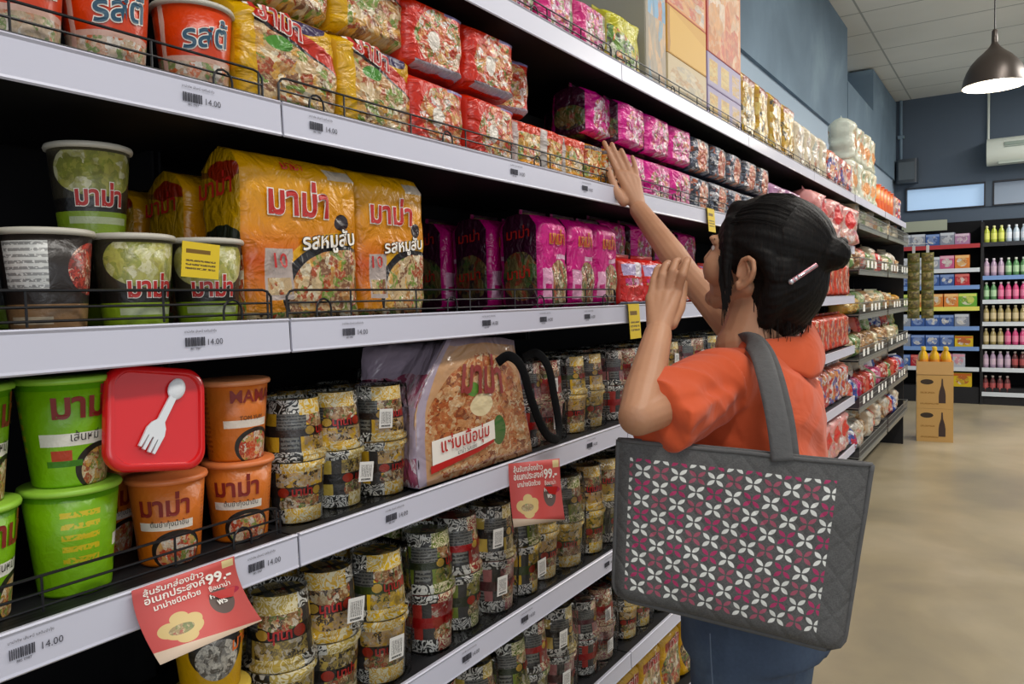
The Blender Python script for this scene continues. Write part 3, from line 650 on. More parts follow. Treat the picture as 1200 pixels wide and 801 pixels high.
stock(bigbag, 'third', .80, 'large golden noodle bag with red logo, left of the two front ones', 'noodle bag', 'large golden noodle bags', front=PX-.034, rz=.0)
stock(bigbag2, 'third', 1.005, 'narrower golden noodle bag to the right of the large one on the third shelf', 'noodle bag', 'large golden noodle bags', front=PX-.044, rz=-.05, rx=0)
for j in range(1, 3): stock(bigbag, 'third', .80-.0*j, ['golden noodle bag behind the large front one, its side showing', 'darker golden noodle bag at the back, third in its row'][j-1], 'noodle bag', 'large golden noodle bags', front=PX-.034-j*.135, rz=.03*j, sc=(1, 1, .97-.05*j))
run(PK['magenta5'], 'third', 1.475, 3, .134, 'magenta noodle multipack with plum side', 'magenta multipacks', depth=3, front=PX-.036, jit=.02)
run(PK['redbag'], 'third', 1.875, 2, .16, 'red and lilac noodle bag', 'red noodle bags on the third shelf', layers=1, front=FX)
run(PK['pink'], 'third', 2.0, 4, .2, 'pink and red noodle pack', 'pink packs by the raised arm on the third shelf', layers=2, front=FX-.12)
run(PK['red'], 'third', 2.22, 4, .19, 'red noodle pack', 'red packs by the raised arm on the third shelf', layers=1)
run(PK['tall_red'], 'third', 3.6, 11, .137, 'tall red noodle pack', 'tall red packs behind the head on the third shelf', jit=.08)

# second shelf
G = 'red noodle cups on the second shelf'
for i, (y, d_) in enumerate(((.430, 'cut by the left frame edge'), (.532, 'at the upper left'), (.652, 'beside the golden packs'))):
    stock(redcup, 'second', y, 'red noodle cup with teal lettering '+d_+' on the second shelf', 'noodle cup', G, front=PX-.028, rz=-.15-.1*i, sc=1.0)
G = 'golden packs on the second shelf'
for l, ln in enumerate(('lower', 'upper')):
    for i, (y, dn) in enumerate(((.785, 'left'), (.965, 'right'))):
        stock(goldpack, 'second', y, f'golden noodle pack, {ln} one of the {dn} stack on the second shelf', 'noodle pack', G, front=PX-.028-.01*l, dz=l*.152, rz=rj.uniform(-.05, .05))
G = 'red packs on the second shelf'
for l, ln in enumerate(('lower', 'upper')):
    for i, (y, dn) in enumerate(((1.115, 'left'), (1.29, 'middle'), (1.45, 'right'))):
        if i == 2 and l == 0: continue
        stock(PK['red'], 'second', y, f'red noodle pack, {ln} layer, {dn} of the red stacks on the second shelf', 'noodle pack', G, front=PX-.026-(.06 if i == 2 else 0), dz=l*.134, rz=rj.uniform(-.06, .06)-(.35 if i == 2 else 0), sc=(.85, 1, 1) if i == 2 else None)
stock(PK['red'], 'second', 1.45, 'red noodle pack lying under the turned one on the second shelf', 'noodle pack', G, front=PX-.15)
run(PK['orange'], 'second', 1.385, 3, .102, 'orange noodle pack with food picture', 'orange packs on the second shelf', jit=.1)
run(PK['amber'], 'second', 1.70, 2, .088, 'amber noodle pack beside the raised hand', 'amber packs by the raised hand', jit=.12)
run(PK['pink'], 'second', 1.88, 3, .178, 'pink noodle pack', 'pink packs on the second shelf', layers=2, depth=2, jit=.05, front=FX)
stock(PK['pink'], 'second', 1.83, 'pink noodle pack leaning above the raised hand', 'noodle pack', 'pink packs on the second shelf', dz=.14, front=FX-.03, rz=.1)
run(PK['navy'], 'second', 2.42, 5, .185, 'navy noodle pack with orange picture', 'navy packs on the second shelf', layers=2, jit=.05)
run(PK['lilac'], 'second', 3.36, 2, .27, 'large lilac noodle pack', 'lilac packs on the second shelf')
run(PK['rose'], 'second', 3.93, 3, .385, 'rose and red noodle bag bulging over the rail', 'rose bags on the second shelf', jit=.15, layers=1, sc=(1.65, 1.25, 1.4), front=FX+.04)

# fourth shelf
G = 'green noodle cups on the fourth shelf'
for (y, l, nm, rz) in ((.350, 0, 'lower green noodle cup cut by the left frame edge', .3), (.350, 1, 'upper green noodle cup cut by the left frame edge', .3), (.462, 0, 'lower green noodle cup of the whole stack, turned to its yellow lines', 1.55), (.462, 1, 'upper green noodle cup of the whole stack with red logo', -.25)):
    stock(greencup, 'fourth', y, nm, 'noodle cup', G, front=PX-.028, dz=l*.1255, rz=rz)
G = 'orange noodle cups on the fourth shelf'
stock(orangecup, 'fourth', .581, 'orange noodle cup standing under the red lunch box', 'noodle cup', G, front=PX-.028, rz=-.7)
stock(orangecup, 'fourth', .692, 'lower orange noodle cup of the stack beside the red lunch box', 'noodle cup', G, front=PX-.03, rz=-.75)
stock(orangecup2, 'fourth', .690, 'upper orange noodle cup with Latin lettering beside the red lunch box', 'noodle cup', G, front=PX-.03, dz=.1125, rz=-.25)
stock(orangecup, 'fourth', .552, 'orange noodle cup standing behind the front ones on the fourth shelf', 'noodle cup', G, front=PX-.14, rz=.0)
# lunch box with fork
r = empty('lunch_box'); tag(r, 'red-lidded square lunch box with a white spork, propped on the orange cup', 'lunch box')
redpl = plain('red_plastic', '#d01418', .25, spec=.6, coat=.3); palepl = plain('cream_plastic', '#cbb9a4', .4); grey = plain('grey_white_plastic', '#d5d8dc', .35)
def sq(hs, z, rr): return hs, z, rr
def rsq(mb, levels, seg=7):
    base = len(mb.v); n = 4*(seg+1)
    for hs, z, rr in levels:
        for cx, cy, a0 in ((1, 1, 0), (-1, 1, 90), (-1, -1, 180), (1, -1, 270)):
            for k in range(seg+1):
                a = radians(a0+90*k/seg); mb.v.append(Vector((cx*(hs-rr)+rr*cos(a), cy*(hs-rr)+rr*sin(a), z)))
    for l in range(len(levels)-1):
        for i in range(n): mb.face((base+l*n+i, base+l*n+(i+1) % n, base+(l+1)*n+(i+1) % n, base+(l+1)*n+i))
    mb.face([base+i for i in range(n)][::-1]); mb.face([base+(len(levels)-1)*n+i for i in range(n)])
mb = MB(); rsq(mb, [(.040, 0, .014), (.0445, .004, .016), (.053, .048, .02), (.055, .05, .021)]); mb.build('box_body', palepl, r)
mb = MB(); rsq(mb, [(.056, .044, .022), (.0595, .046, .024), (.0595, .054, .024), (.057, .0575, .022), (.052, .0575, .02), (.0505, .0545, .019)]); mb.build('lid', redpl, r, angle=60)
mb = MB(); A = radians(62); RT = Matrix.Translation((.004, .002, .0565)) @ Matrix.Rotation(A, 4, 'Z')
mb.ellip(RT @ Vector((.036, 0, .001)), (.0135, .0105, .004), RT.to_3x3(), 20, 10)
mb.prism([(.028, .004), (.028, -.004), (-.006, -.0045), (-.012, -.009), (-.02, -.0115), (-.043, -.0105), (-.043, -.0075), (-.027, -.0065), (-.027, -.0055), (-.044, -.0050), (-.044, -.0018), (-.027, -.001), (-.027, .001), (-.044, .0018), (-.044, .0050), (-.027, .0055), (-.027, .0065), (-.043, .0075), (-.043, .0105), (-.02, .0115), (-.012, .009), (-.006, .0045)], 0, .003, RT)
mb.build('spork', grey, r, smooth=False)
r.matrix_world = Matrix.Translation((PX-.075, .538, 1.219)) @ Matrix.Rotation(pi/2, 4, 'Z') @ Matrix.Rotation(radians(80), 4, 'X') @ Matrix.Rotation(radians(-9), 4, 'Z') @ Matrix.Scale(1.06, 4)
# wrapped packs on the fourth shelf
GW = 'shrink-wrapped cup packs'
cp1 = cuppack([['gold', 'dark', 'gold'], ['gold', 'gold', 'gold']], 3, depth=2, seed=1, sticker=((.008, .06, .15), (.062, .145, .1)))
stock(cp1, 'fourth', .888, 'wrapped pack of golden cups with barcode stickers left of the noodle tote', 'cup pack', GW, front=PX-.024, sc=.93)
cp2 = cuppack([['red', 'pinkish', 'red'], ['pinkish', 'red', 'red']], 2, depth=2, seed=2, sticker=((.02, .05, 0), (.01, .14, 0)))
stock(cp2, 'fourth', 1.50, 'wrapped pack of pink and red cups right of the noodle tote', 'cup pack', GW, sc=.93)
cp3 = cuppack([['gold', 'yellow'], ['yellow', 'gold']], 2, depth=2, seed=3, sticker=())
stock(cp3, 'fourth', 1.71, 'wrapped pack of orange-yellow cups beside the raised elbow on the fourth shelf', 'cup pack', GW, sc=.93)
stock(cp2, 'fourth', 1.28, 'wrapped pack of pink cups hidden behind the noodle tote', 'cup pack', GW, front=FX-.14, sc=.93)
for i, (c_, y) in enumerate(((cp2, 1.93), (cp1, 2.2), (cp2, 2.48), (cp3, 2.7), (cp1, 2.97))):
    stock(c_, 'fourth', y, f'wrapped cup pack beyond the rail joint, {ORD[i]} from the left, fourth shelf', 'cup pack', GW, sc=.93)
run(PK['tall_red'], 'fourth', 3.6, 11, .137, 'tall red and orange noodle pack', 'tall packs behind the neck on the fourth shelf', jit=.08)
# fifth shelf
stock(yellowcup, 'fifth', .635, 'lower yellow noodle cup behind the hanging promotion card', 'noodle cup', 'yellow cups', rz=0)
stock(yellowcup, 'fifth', .635, 'upper yellow noodle cup behind the hanging promotion card', 'noodle cup', 'yellow cups', dz=.116, rz=.15)
stock(yellowcup, 'fifth', .46, 'yellow noodle cup deeper under the fourth shelf at the left', 'noodle cup', 'yellow cups', rz=.3)
cp4 = cuppack([['dark', 'dark', 'gold'], ['dark', 'gold', 'yellow']], 3, depth=2, seed=4, sticker=((-.002, .145, .15), (.085, .058, .1)))
stock(cp4, 'fifth', .85, 'wrapped pack of dark and golden cups with two barcode stickers on the fifth shelf', 'cup pack', GW, front=PX-.02, sc=(1.03, 1.03, 1.1))
cp5 = cuppack([['red', 'green', 'pinkish'], ['green', 'red', 'dark']], 3, depth=2, seed=5, sticker=((.05, .15, .1), (.06, .06, .1)))
stock(cp5, 'fifth', 1.19, 'wrapped pack of red and green cups below the noodle tote on the fifth shelf', 'cup pack', GW, front=PX-.02, sc=(1.03, 1.03, 1.1))
cp6 = cuppack([['yellow', 'gold', 'yellow'], ['green', 'yellow', 'green']], 3, depth=2, seed=6, sticker=((-.09, .05, 0),))
stock(cp6, 'fifth', 1.50, 'wrapped pack of yellow-green cups behind the hanging red card on the fifth shelf', 'cup pack', GW, front=PX-.02, sc=(1, 1, 1.08))
cp7 = cuppack([['yellow', 'green'], ['gold', 'yellow']], 2, depth=2, seed=7, sticker=())
stock(cp7, 'fifth', 1.765, 'wrapped pack of tall yellow cups next to the quilted tote bag on the fifth shelf', 'cup pack', GW, front=PX-.02, sc=(1, 1, 1.1))
for i, y in enumerate((2.0, 2.32, 2.64)): stock((cp6, cp4, cp5)[i], 'fifth', y, f'wrapped cup pack beyond the rail joint, {ORD[i]} from the left, fifth shelf', 'cup pack', GW)
run(PK['multi_bag'], 'fifth', 3.5, 9, .178, 'bright patterned noodle box pack', 'bright packs behind the shirt on the fifth shelf', jit=.05)
# sixth shelf
for i, (c_, y, nx) in enumerate(((cp4, .80, 3), (cp5, 1.11, 3), (cp5, 1.44, 3), (cp2, 1.73, 2), (cp3, 1.97, 2), (cp6, 2.25, 3), (cp4, 2.58, 3))):
    stock(c_, 'sixth', y, ['wrapped pack of dark cups at the bottom edge on the sixth shelf', 'wrapped pack of red and green cups at the bottom edge on the sixth shelf', 'wrapped pack of dark red cups under the yellow-green pack on the sixth shelf', 'wrapped pack of pinkish cups beside the tote bag on the sixth shelf', 'wrapped pack of pale golden cups below the tote bag on the sixth shelf', 'wrapped pack of golden cups behind the jeans on the sixth shelf', 'wrapped pack of dark cups behind the jeans on the sixth shelf'][i], 'cup pack', GW, front=PX-.02)
run(PK['rose'], 'sixth', 3.6, 6, .235, 'rose snack bag', 'rose bags low behind the shirt on the sixth shelf', jit=.2)
run(PK['yellowbag'], 'bottom', 1.5, 6, .155, 'yellow noodle pack', 'yellow packs on the bottom shelf', jit=.05)
run(PK['cream_bag'], 'bottom', 3.5, 8, .19, 'cream snack bag', 'cream bags on the bottom shelf', jit=.15)
# top shelf
run(PK['pinktop'], 'top', 1.14, 4, .17, 'pink striped pack', 'pink packs on the top shelf', jit=.04, layers=1)
stock(PK['greentop'], 'top', 1.93, 'green and yellow noodle pack beside the cartons on the top shelf', 'noodle pack', 'green packs')
def carton(name, w, h, d, mats, mb_extra=None):
    mb = MB(); mb.rbox(-w/2, w/2, -d/2, d/2, 0, h, .003, mi=1); q = [(0, 0), (1, 0), (1, 1), (0, 1)]
    e = .0006; mb.v += [Vector((-w/2+.003, -d/2-e, .003)), Vector((w/2-.003, -d/2-e, .003)), Vector((w/2-.003, -d/2-e, h-.003)), Vector((-w/2+.003, -d/2-e, h-.003))]; n = len(mb.v)
    mb.face((n-4, n-3, n-2, n-1), q, 0)
    o = mb.build(name, mats, smooth=False)
    mb = MB(); mb.box(-w/2+.001, w/2-.001, -.004, .004, h, h+.0008); mb.build('tape', mats[1], o, smooth=False)
    return Proto(o, d, w, h)
CA = ['#e0b48a', '#d9883c', '#f0d8c0', '#c9c0b8', '#e6a86a', '#d86a4a']
c1 = carton('striped_carton', .15, .34, .3, [printed('carton_stripe_front', '#a9a394', [('rect', (.12, 1, .0, .6), ('food', ['#b8a890', '#8ab0c4', '#d8b48a', '#a8a498'], 5)), ('rect', (.12, 1, .6, 1), ('food', ['#7fb4d8', '#e0905a', '#c9c0b0'], 4)), ('rect', (0, .12, 0, 1), '#9c8f78')], .02, .5, 0), plain('carton_grey', '#8f8a7c', .6)])
c2 = carton('yellow_carton', .34, .13, .3, [printed('carton_cream_front', '#c9b48c', [('ell', (.5, .5, .45, .4), ('food', ['#d8c8a0', '#cfa878', '#c4b8a0', '#e0d0b0'], 6))], .02, .5, 0), plain('carton_cream', '#b8a47c', .6)])
c3 = carton('yellow_carton', .34, .14, .3, [printed('carton_yellow_front', '#cf9c2c', [('half', (.35, 1, 1.0), '#d8a83c'), ('rect', (0, .06, 0, 1), '#b07818')], .02, .5, 0), plain('carton_yellow', '#c08a24', .6)])
c4 = carton('orange_carton', .34, .14, .3, [printed('carton_orange_front', '#d88a48', [('rect', (.05, .95, .05, .95), ('food', CA, 5))], .02, .5, 0), plain('carton_orange', '#b84a30', .6)])
c5 = carton('lilac_carton', .37, .11, .3, [printed('carton_lilac_front', '#9a90b0', [('rect', (.05, .28, .15, .85), ('food', ['#e0c478', '#d8a850'], 8)), ('rect', (.38, .62, .15, .85), ('food', ['#e0c478', '#d8b060'], 8)), ('rect', (.72, .95, .15, .85), ('food', ['#c8b0a0', '#d8b060'], 8))], .01, .5, 0), plain('carton_lilac', '#8a7aa0', .6)])
c6 = carton('coral_carton', .37, .36, .3, [printed('carton_coral_front', '#d8905c', [('rect', (.04, .5, .0, 1), ('food', CA, 6)), ('rect', (.52, .97, .0, 1), ('food', ['#e0a070', '#d87a4a', '#e8c09a', '#d06a4a'], 6)), ('rect', (0, .04, 0, 1), '#a8281c')], .02, .5, 0), plain('carton_coral', '#a82c20', .6)])
G = 'cartons on the top shelf'
stock(c1, 'top', 2.12, 'narrow blue and orange striped carton, leftmost of the top shelf cartons', 'carton', G)
stock(c2, 'top', 2.375, 'cream carton at the base of the middle carton stack on the top shelf', 'carton', G)
stock(c3, 'top', 2.375, 'plain yellow carton in the middle of its stack on the top shelf', 'carton', G, dz=.132)
stock(c4, 'top', 2.375, 'orange patterned carton on top of the plain yellow one', 'carton', G, dz=.273)
stock(c5, 'top', 2.74, 'lilac carton with yellow squares, lower of two on the top shelf', 'carton', G)
stock(c5, 'top', 2.74, 'lilac carton with yellow squares, upper of two on the top shelf', 'carton', G, dz=.112)
stock(c6, 'top', 2.74, 'tall coral carton on top of the lilac cartons', 'carton', G, dz=.224)
run(PK['mustard'], 'top', 2.95, 4, .208, 'mustard noodle bag', 'mustard bags on the top shelf', jit=.12)
run(PK['cream_bag'], 'top', 3.8, 4, .18, 'cream snack bag', 'cream bags on the top shelf', jit=.15, sc=(1, 1, 1.1))
run(PK['multi_bag'], 'top', 4.53, 4, .18, 'bright red and blue snack bag', 'bright bags on the top shelf', jit=.15)
# promotion cards
def promo(name, loc, w, h, rot, label, curl, full=True):
    r = empty(name, loc); r.rotation_euler = rot; tag(r, label, 'promotion card', 'red promotion cards')
    def fn(x, z, l):
        t = -z/h; return Vector((x, -l-.001-curl*t*t, z))
    mb = MB(); n = 10; m_ = printed(name+'_print', '#d8605c', [('ell', (.33, .27, .19, .12), '#e6c98a'), ('ell', (.2, .3, .1, .09), '#e6c98a'), ('ell', (.44, .33, .09, .08), '#e6c98a'), ('ell', (.33, .4, .09, .08), '#e6c98a'), ('ell', (.33, .17, .1, .07), '#e6c98a'), ('ell', (.31, .27, .12, .06), ('food', ['#b8a070', '#d8b080', '#c87060', '#8a9a60', '#e0cfa0'], 24)), ('ell', (.76, .42, .12, .18), '#6a5a54'), ('half', (.12, 1, .13), '#e9cfb6'), ('rect', (.86, .98, .86, .98), '#e6d29a'), ('ell', (.88, .5, .09, .05), '#b82a4a')], .004, .5, 0)
    m_.use_backface_culling = False
    for i in range(n+1):
        for j in (0, 1): mb.v.append(fn((j-.5)*w, -h*i/n, 0))
    for i in range(n): mb.face((2*i+2, 2*i+3, 2*i+1, 2*i), [(0, 1-(i+1)/n), (1, 1-(i+1)/n), (1, 1-i/n), (0, 1-i/n)])
    o = mb.build('card', m_, r); s_ = o.modifiers.new('thick', 'SOLIDIFY'); s_.thickness = .0006
    mb = MB(); k = w/.14; kz = h/.11
    for (tx, sz, x, z, of) in (('ลุ้นรับกล่องข้าว', .0135, -.018, -.016, .02), ('อเนกประสงค์', .0155, -.018, -.030, .02), ('มาม่าชนิดถ้วย', .0115, -.018, -.043, .02), ('99.-', .024, .042, -.033, .03), ('ซื้อมาม่า', .010, .04, -.045, .01), ('ครบ', .012, .032, -.056, .02), ('ฟรี', .012, .036, -.068, .02)):
        text_on(mb, tx, sz*k, lambda a_, b_2, l_: fn(a_, b_2*kz/k, l_), x*k, z*k, of, .0016)
    mb.build('printed_text', M['white'], r, smooth=False)
    mb = MB(); [mb.v.append(fn(x*k, z*kz, .002)) for x, z in ((.022, -.047), (.06, -.05), (.052, -.064), (.035, -.061))]; mb.face((0, 1, 2, 3)); mb.build('box_picture', M['red'], r, smooth=False)
    return r
promo('promotion_card', (PX+.004, .550, 1.040), .138, .074, (0, 0, pi/2), 'red promotion card with 99.- offer hanging from the fourth shelf at lower left', .05)
promo('promotion_card', (PX+.036, 1.305, 1.038), .112, .122, (0, 0, pi/2-.6), 'red promotion card hanging below the noodle tote in the middle of the fourth shelf', .02)
for (y, zt, lb, hh) in ((2.47, 1.64, 'yellow price card on the second shelf rail beside the forehead', .075), (1.86, 1.342, 'yellow price card on the third shelf rail left of the lowered hand', .09), (2.55, 1.342, 'yellow price card on the third shelf rail under the chin', .06)):
    mb = MB(); mb.box(-.035, .035, -.0006, .0006, -hh, .0); mb.box(-.035, .035, -.0006, .012, -.0005, .0006)
    o = mb.build('price_card', M['tagy'], smooth=False); o.location = (PX+.006, y, zt+.002); o.rotation_euler = (-.06, 0, pi/2+.02); tag(o, lb, 'price card', 'yellow price cards')

# ------------------------------------------------------------------ noodle tote on the fourth shelf
r = empty('noodle_tote_bag', (PX, 1.2, 1.039)); tag(r, 'glossy noodle-printed tote bag with black handles standing on the fourth shelf', 'tote bag')
tf = printed('tote_front', '#b59c88', [('rect', (.03, 1, 0, .97), '#b8967c'), ('ell', (.54, .40, .60, .66), '#c49a74'), ('ell', (.56, .36, .50, .52), ('food', ['#c98a58', '#dfb88c', '#b5603a', '#e9cfa8', '#c4744a', '#d8a070', '#8a4a30', '#e0b080'], 22)), ('ell', (.66, .27, .07, .12), '#3f6a30'), ('ell', (.42, .62, .06, .05), '#5f8a3c'), ('ell', (.5, .5, .11, .08), '#e0cfa6'),
    ('half', (0, -1, -.95), '#9a8a94'), ('rect', (0, .06, 0, 1), '#a89aa8')], .03, .18, .8, 3)
ts = printed('tote_side', '#a898a8', [('rect', (0, 1, .0, .2), ('food', ['#a04a68', '#c9a8b8', '#8a6a80', '#d8c8d0'], 10)), ('rect', (0, 1, .55, .75), ('food', ['#a04a68', '#c9a8b8', '#b8a8b0'], 9))], .05, .18, .8, 3)
def tfn(s, t):   # s 0..1 left to right, t 0..1 up
    yl = 1.008+.12*max(0, t-.45)**1.3*2.1; yr = 1.375-.03*t
    zt_ = 1.296-.012*s-.03*max(0, s-.8)
    y = yl+(yr-yl)*s; z = 1.0405+(zt_-1.0405)*t
    x = -.862+.018*sin(pi*s)*sin(pi*min(t*1.1, 1))+.004*noise.noise(Vector((s*4, t*4, 2)))-.02*t
    return Vector((x, y, z))-Vector((PX, 1.2, 1.039))
mb = MB(); n = 18
def grid(mb, fn, n, m, mi=0):
    b0 = len(mb.v)
    for j in range(m+1):
        for i in range(n+1): mb.v.append(fn(i/n, j/m))
    for j in range(m):
        for i in range(n): mb.face((b0+j*(n+1)+i, b0+j*(n+1)+i+1, b0+(j+1)*(n+1)+i+1, b0+(j+1)*(n+1)+i), [(i/n, j/m), ((i+1)/n, j/m), ((i+1)/n, (j+1)/m), (i/n, (j+1)/m)], mi)
grid(mb, tfn, 18, 14); o = mb.build('front_panel', tf, r, angle=180); o.modifiers.new('t', 'SOLIDIFY').thickness = .0015
def gfn(s, t, side=0):
    a = tfn(side, t); back = Vector((-.135-.02*t, (-.195+.05*max(0, t-.5) if side == 0 else .20), a.z*(1-.06*t)))
    p = back.lerp(a, s); p.y += (.035 if side == 0 else -.03)*sin(pi*s)*(t**1.5)+.004*noise.noise(Vector((s*5, t*5, side))); return p
mb = MB(); grid(mb, gfn, 10, 12); o = mb.build('side_gusset', ts, r, angle=180); o.modifiers.new('t', 'SOLIDIFY').thickness = .0015
mb = MB(); grid(mb, lambda s, t: gfn(1-s, t, 1), 10, 12); o = mb.build('side_gusset', ts, r, angle=180); o.modifiers.new('t', 'SOLIDIFY').thickness = .0015
mb = MB(); grid(mb, lambda s, t: gfn(0, t, 0).lerp(gfn(0, t, 1), s)+Vector((0, 0, .03*t*sin(pi*s))), 12, 10); o = mb.build('back_panel', ts, r, angle=180); o.modifiers.new('t', 'SOLIDIFY').thickness = .0015
def tl(x, z, l):
    p = tfn(min(max((x)/.36+.5, 0), 1), min(max(z/.24, 0), 1)); return p+Vector((l+.002, 0, 0))
mb = MB(); text_on(mb, 'มาม่า', .080, tl, .0, .142, .03, .002, slope=-.08); mb.build('logo', M['dkred'], r, smooth=False)
mb = MB(); [mb.v.append(tl(x, z, .001)) for x, z in ((-.145, .03), (-.02, .045), (.035, .052), (.035, .088), (-.02, .082), (-.145, .072))]; mb.face((0, 1, 4, 5)); mb.face((1, 2, 3, 4)); mb.build('banner', M['white'], r, smooth=False)
mb = MB(); [mb.v.append(tl(x, z, .0014)) for x, z in ((-.15, .018), (-.02, .036), (.03, .046), (.03, .052), (-.02, .044), (-.15, .031))]; mb.face((0, 1, 4, 5)); mb.face((1, 2, 3, 4)); mb.build('banner_stripe', M['red'], r, smooth=False)
mb = MB(); text_on(mb, 'แซ่บเนื้อนุ่ม', .032, tl, -.055, .056, .012, .0025, slope=.08); mb.build('banner_text', M['red'], r, smooth=False)
mb = MB(); text_on(mb, 'มาม่า รสแซ่บ', .011, tl, -.055, .044, .0, .0025, slope=.1); mb.build('small_text', M['ink'], r, smooth=False)
blackweb = plain('black_webbing', '#08080a', .85, bump=.1, scale=200, spec=.15)
def strap(pts, wd, th, nm, mat, parent, flat, sub=6):
    P = [Vector(p) for p in pts]; S = []
    for i in range(len(P)-1):
        p0, p1, p2, p3 = P[max(i-1, 0)], P[i], P[i+1], P[min(i+2, len(P)-1)]
        for k in range(sub):
            t = k/sub; S.append(.5*((2*p1)+(p2-p0)*t+(2*p0-5*p1+4*p2-p3)*t*t+(3*p1-p0-3*p2+p3)*t**3))
    S.append(P[-1]); mb = MB(); mb.tube(S, [(th, wd)]*len(S), 10, flat=flat); return mb.build(nm, mat, parent, angle=180)
L = Vector((PX, 1.2, 1.039))
strap([Vector(p)-L for p in [(-.870, 1.265, 1.238), (-.855, 1.285, 1.250), (-.838, 1.305, 1.225), (-.830, 1.330, 1.15), (-.826, 1.37, 1.085), (-.830, 1.425, 1.062), (-.84, 1.452, 1.085), (-.85, 1.452, 1.15), (-.862, 1.448, 1.215), (-.88, 1.43, 1.245), (-.89, 1.39, 1.235)]], .0105, .0018, 'handle', blackweb, r, (1, -.35, 0))
strap([Vector(p)-L for p in [(-.99, 1.05, 1.22), (-.95, 1.035, 1.20), (-.90, 1.02, 1.12), (-.875, 1.012, 1.08), (-.90, 1.02, 1.05), (-.95, 1.03, 1.07), (-.99, 1.04, 1.2)]], .0105, .0018, 'handle', blackweb, r, (0, 1, 0))

# ------------------------------------------------------------------ the woman
def remeshed(mb, voxel, it, name, mat, parent=None, fac=.5):
    me = bpy.data.meshes.new('tmp'); me.from_pydata([tuple(p) for p in mb.v], [], mb.f); o = bpy.data.objects.new('tmp', me); COL.objects.link(o)
    m = o.modifiers.new('r', 'REMESH'); m.mode = 'VOXEL'; m.voxel_size = voxel; m.use_smooth_shade = True
    if it: s_ = o.modifiers.new('s', 'SMOOTH'); s_.iterations = it; s_.factor = fac
    dg = bpy.context.evaluated_depsgraph_get(); me2 = bpy.data.meshes.new_from_object(o.evaluated_get(dg)); bpy.data.objects.remove(o)
    me2.name = name; me2.materials.clear()
    for m_ in (mat if isinstance(mat, (list, tuple)) else [mat]): me2.materials.append(m_)
    o = bpy.data.objects.new(name, me2); COL.objects.link(o)
    if parent: o.parent = parent; o.matrix_parent_inverse = Matrix.Identity(4)
    return o
t = NT('skin', .5, .4); tc = t.n('TexCoord').outputs['Object']
t.base(t.ramp(t.noise(tc, 9, 3), [(.35, '#ae7d5e'), (.65, '#bd8b6b')])); t.b.inputs['Subsurface Weight'].default_value = .08; t.b.inputs['Subsurface Radius'].default_value = (.6, .25, .12); t.b.inputs['Subsurface Scale'].default_value = .01
t.bump(t.noise(tc, 260, 2), .06, .002); M['skin'] = t.mat
M['lip'] = plain('lips', '#a8584e', .45)
woman = empty('person', (0, 0, 0)); tag(woman, 'woman in an orange t-shirt and jeans reaching up to the second shelf', 'person')
HC = V(-0.4065, 1.4635, 1.4270)
pt = radians(15)
Fh = Vector((-.996*cos(pt), .087*cos(pt), sin(pt))); Lh = Vector((-.087, -.996, 0)); Uh = Fh.cross(Lh)*-1
if Uh.z < 0: Uh = -Uh
RH = Matrix((Fh, Lh, Uh)).transposed()      # columns: forward, left, up
def hp(f, l, u): return HC+Fh*f+Lh*l+Uh*u
body = MB()
# head
body.ellip(hp(-.012, 0, .022), (.092, .074, .088), RH); body.ellip(hp(.035, 0, -.008), (.058, .062, .085), RH); body.ellip(hp(.030, 0, -.052), (.055, .052, .055), RH)
body.ellip(hp(.052, 0, -.086), (.030, .032, .024), RH); body.ellip(hp(.070, 0, -.093), (.018, .020, .016), RH)
for sg in (1, -1):
    body.ellip(hp(.055, sg*.038, -.032), (.034, .029, .034), RH); body.ellip(hp(.070, sg*.032, .014), (.017, .018, .008), RH); body.ellip(hp(.072, sg*.032, -.009), (.014, .017, .006), RH)         # cheek
    body.cap(hp(-.012, sg*.058, -.052), hp(.055, sg*.018, -.098), .016, .012)   # jaw line
    body.ellip(hp(.078, sg*.026, .020), (.016, .024, .008), RH)          # brow
body.cap(hp(.084, 0, .012), hp(.099, 0, -.022), .008, .0105); body.ellip(hp(.094, .009, -.026), (.009, .007, .006), RH); body.ellip(hp(.094, -.009, -.026), (.009, .007, .006), RH)
body.ellip(hp(.084, 0, -.050), (.015, .024, .012), RH); body.ellip(hp(.093, 0, -.047), (.007, .018, .005), RH); body.ellip(hp(.091, 0, -.057), (.007, .016, .0055), RH)
# ears
for sg in (1, -1):
    ec = lambda f, u, l=.0: hp(-.010+f*.92, sg*(.085+l), -.026+u*.92)
    pts = [ec(.012, -.008), ec(.013, .010), ec(.008, .024, .004), ec(-.004, .031, .008), ec(-.017, .026, .012), ec(-.023, .010, .014), ec(-.019, -.008, .011), ec(-.009, -.022, .006), ec(.002, -.029, .002), ec(.009, -.022)]
    body.chain(pts, [.0035, .0038, .0042, .0044, .0046, .0046, .0044, .005, .0062, .004], 10)
    body.ellip(ec(-.004, .002, -.002), (.018, .0035, .024), RH); body.chain([ec(-.003, .018, .004), ec(-.012, .008, .008), ec(-.012, -.006, .006), ec(-.004, -.014, .003)], [.003, .0032, .0032, .003], 8)
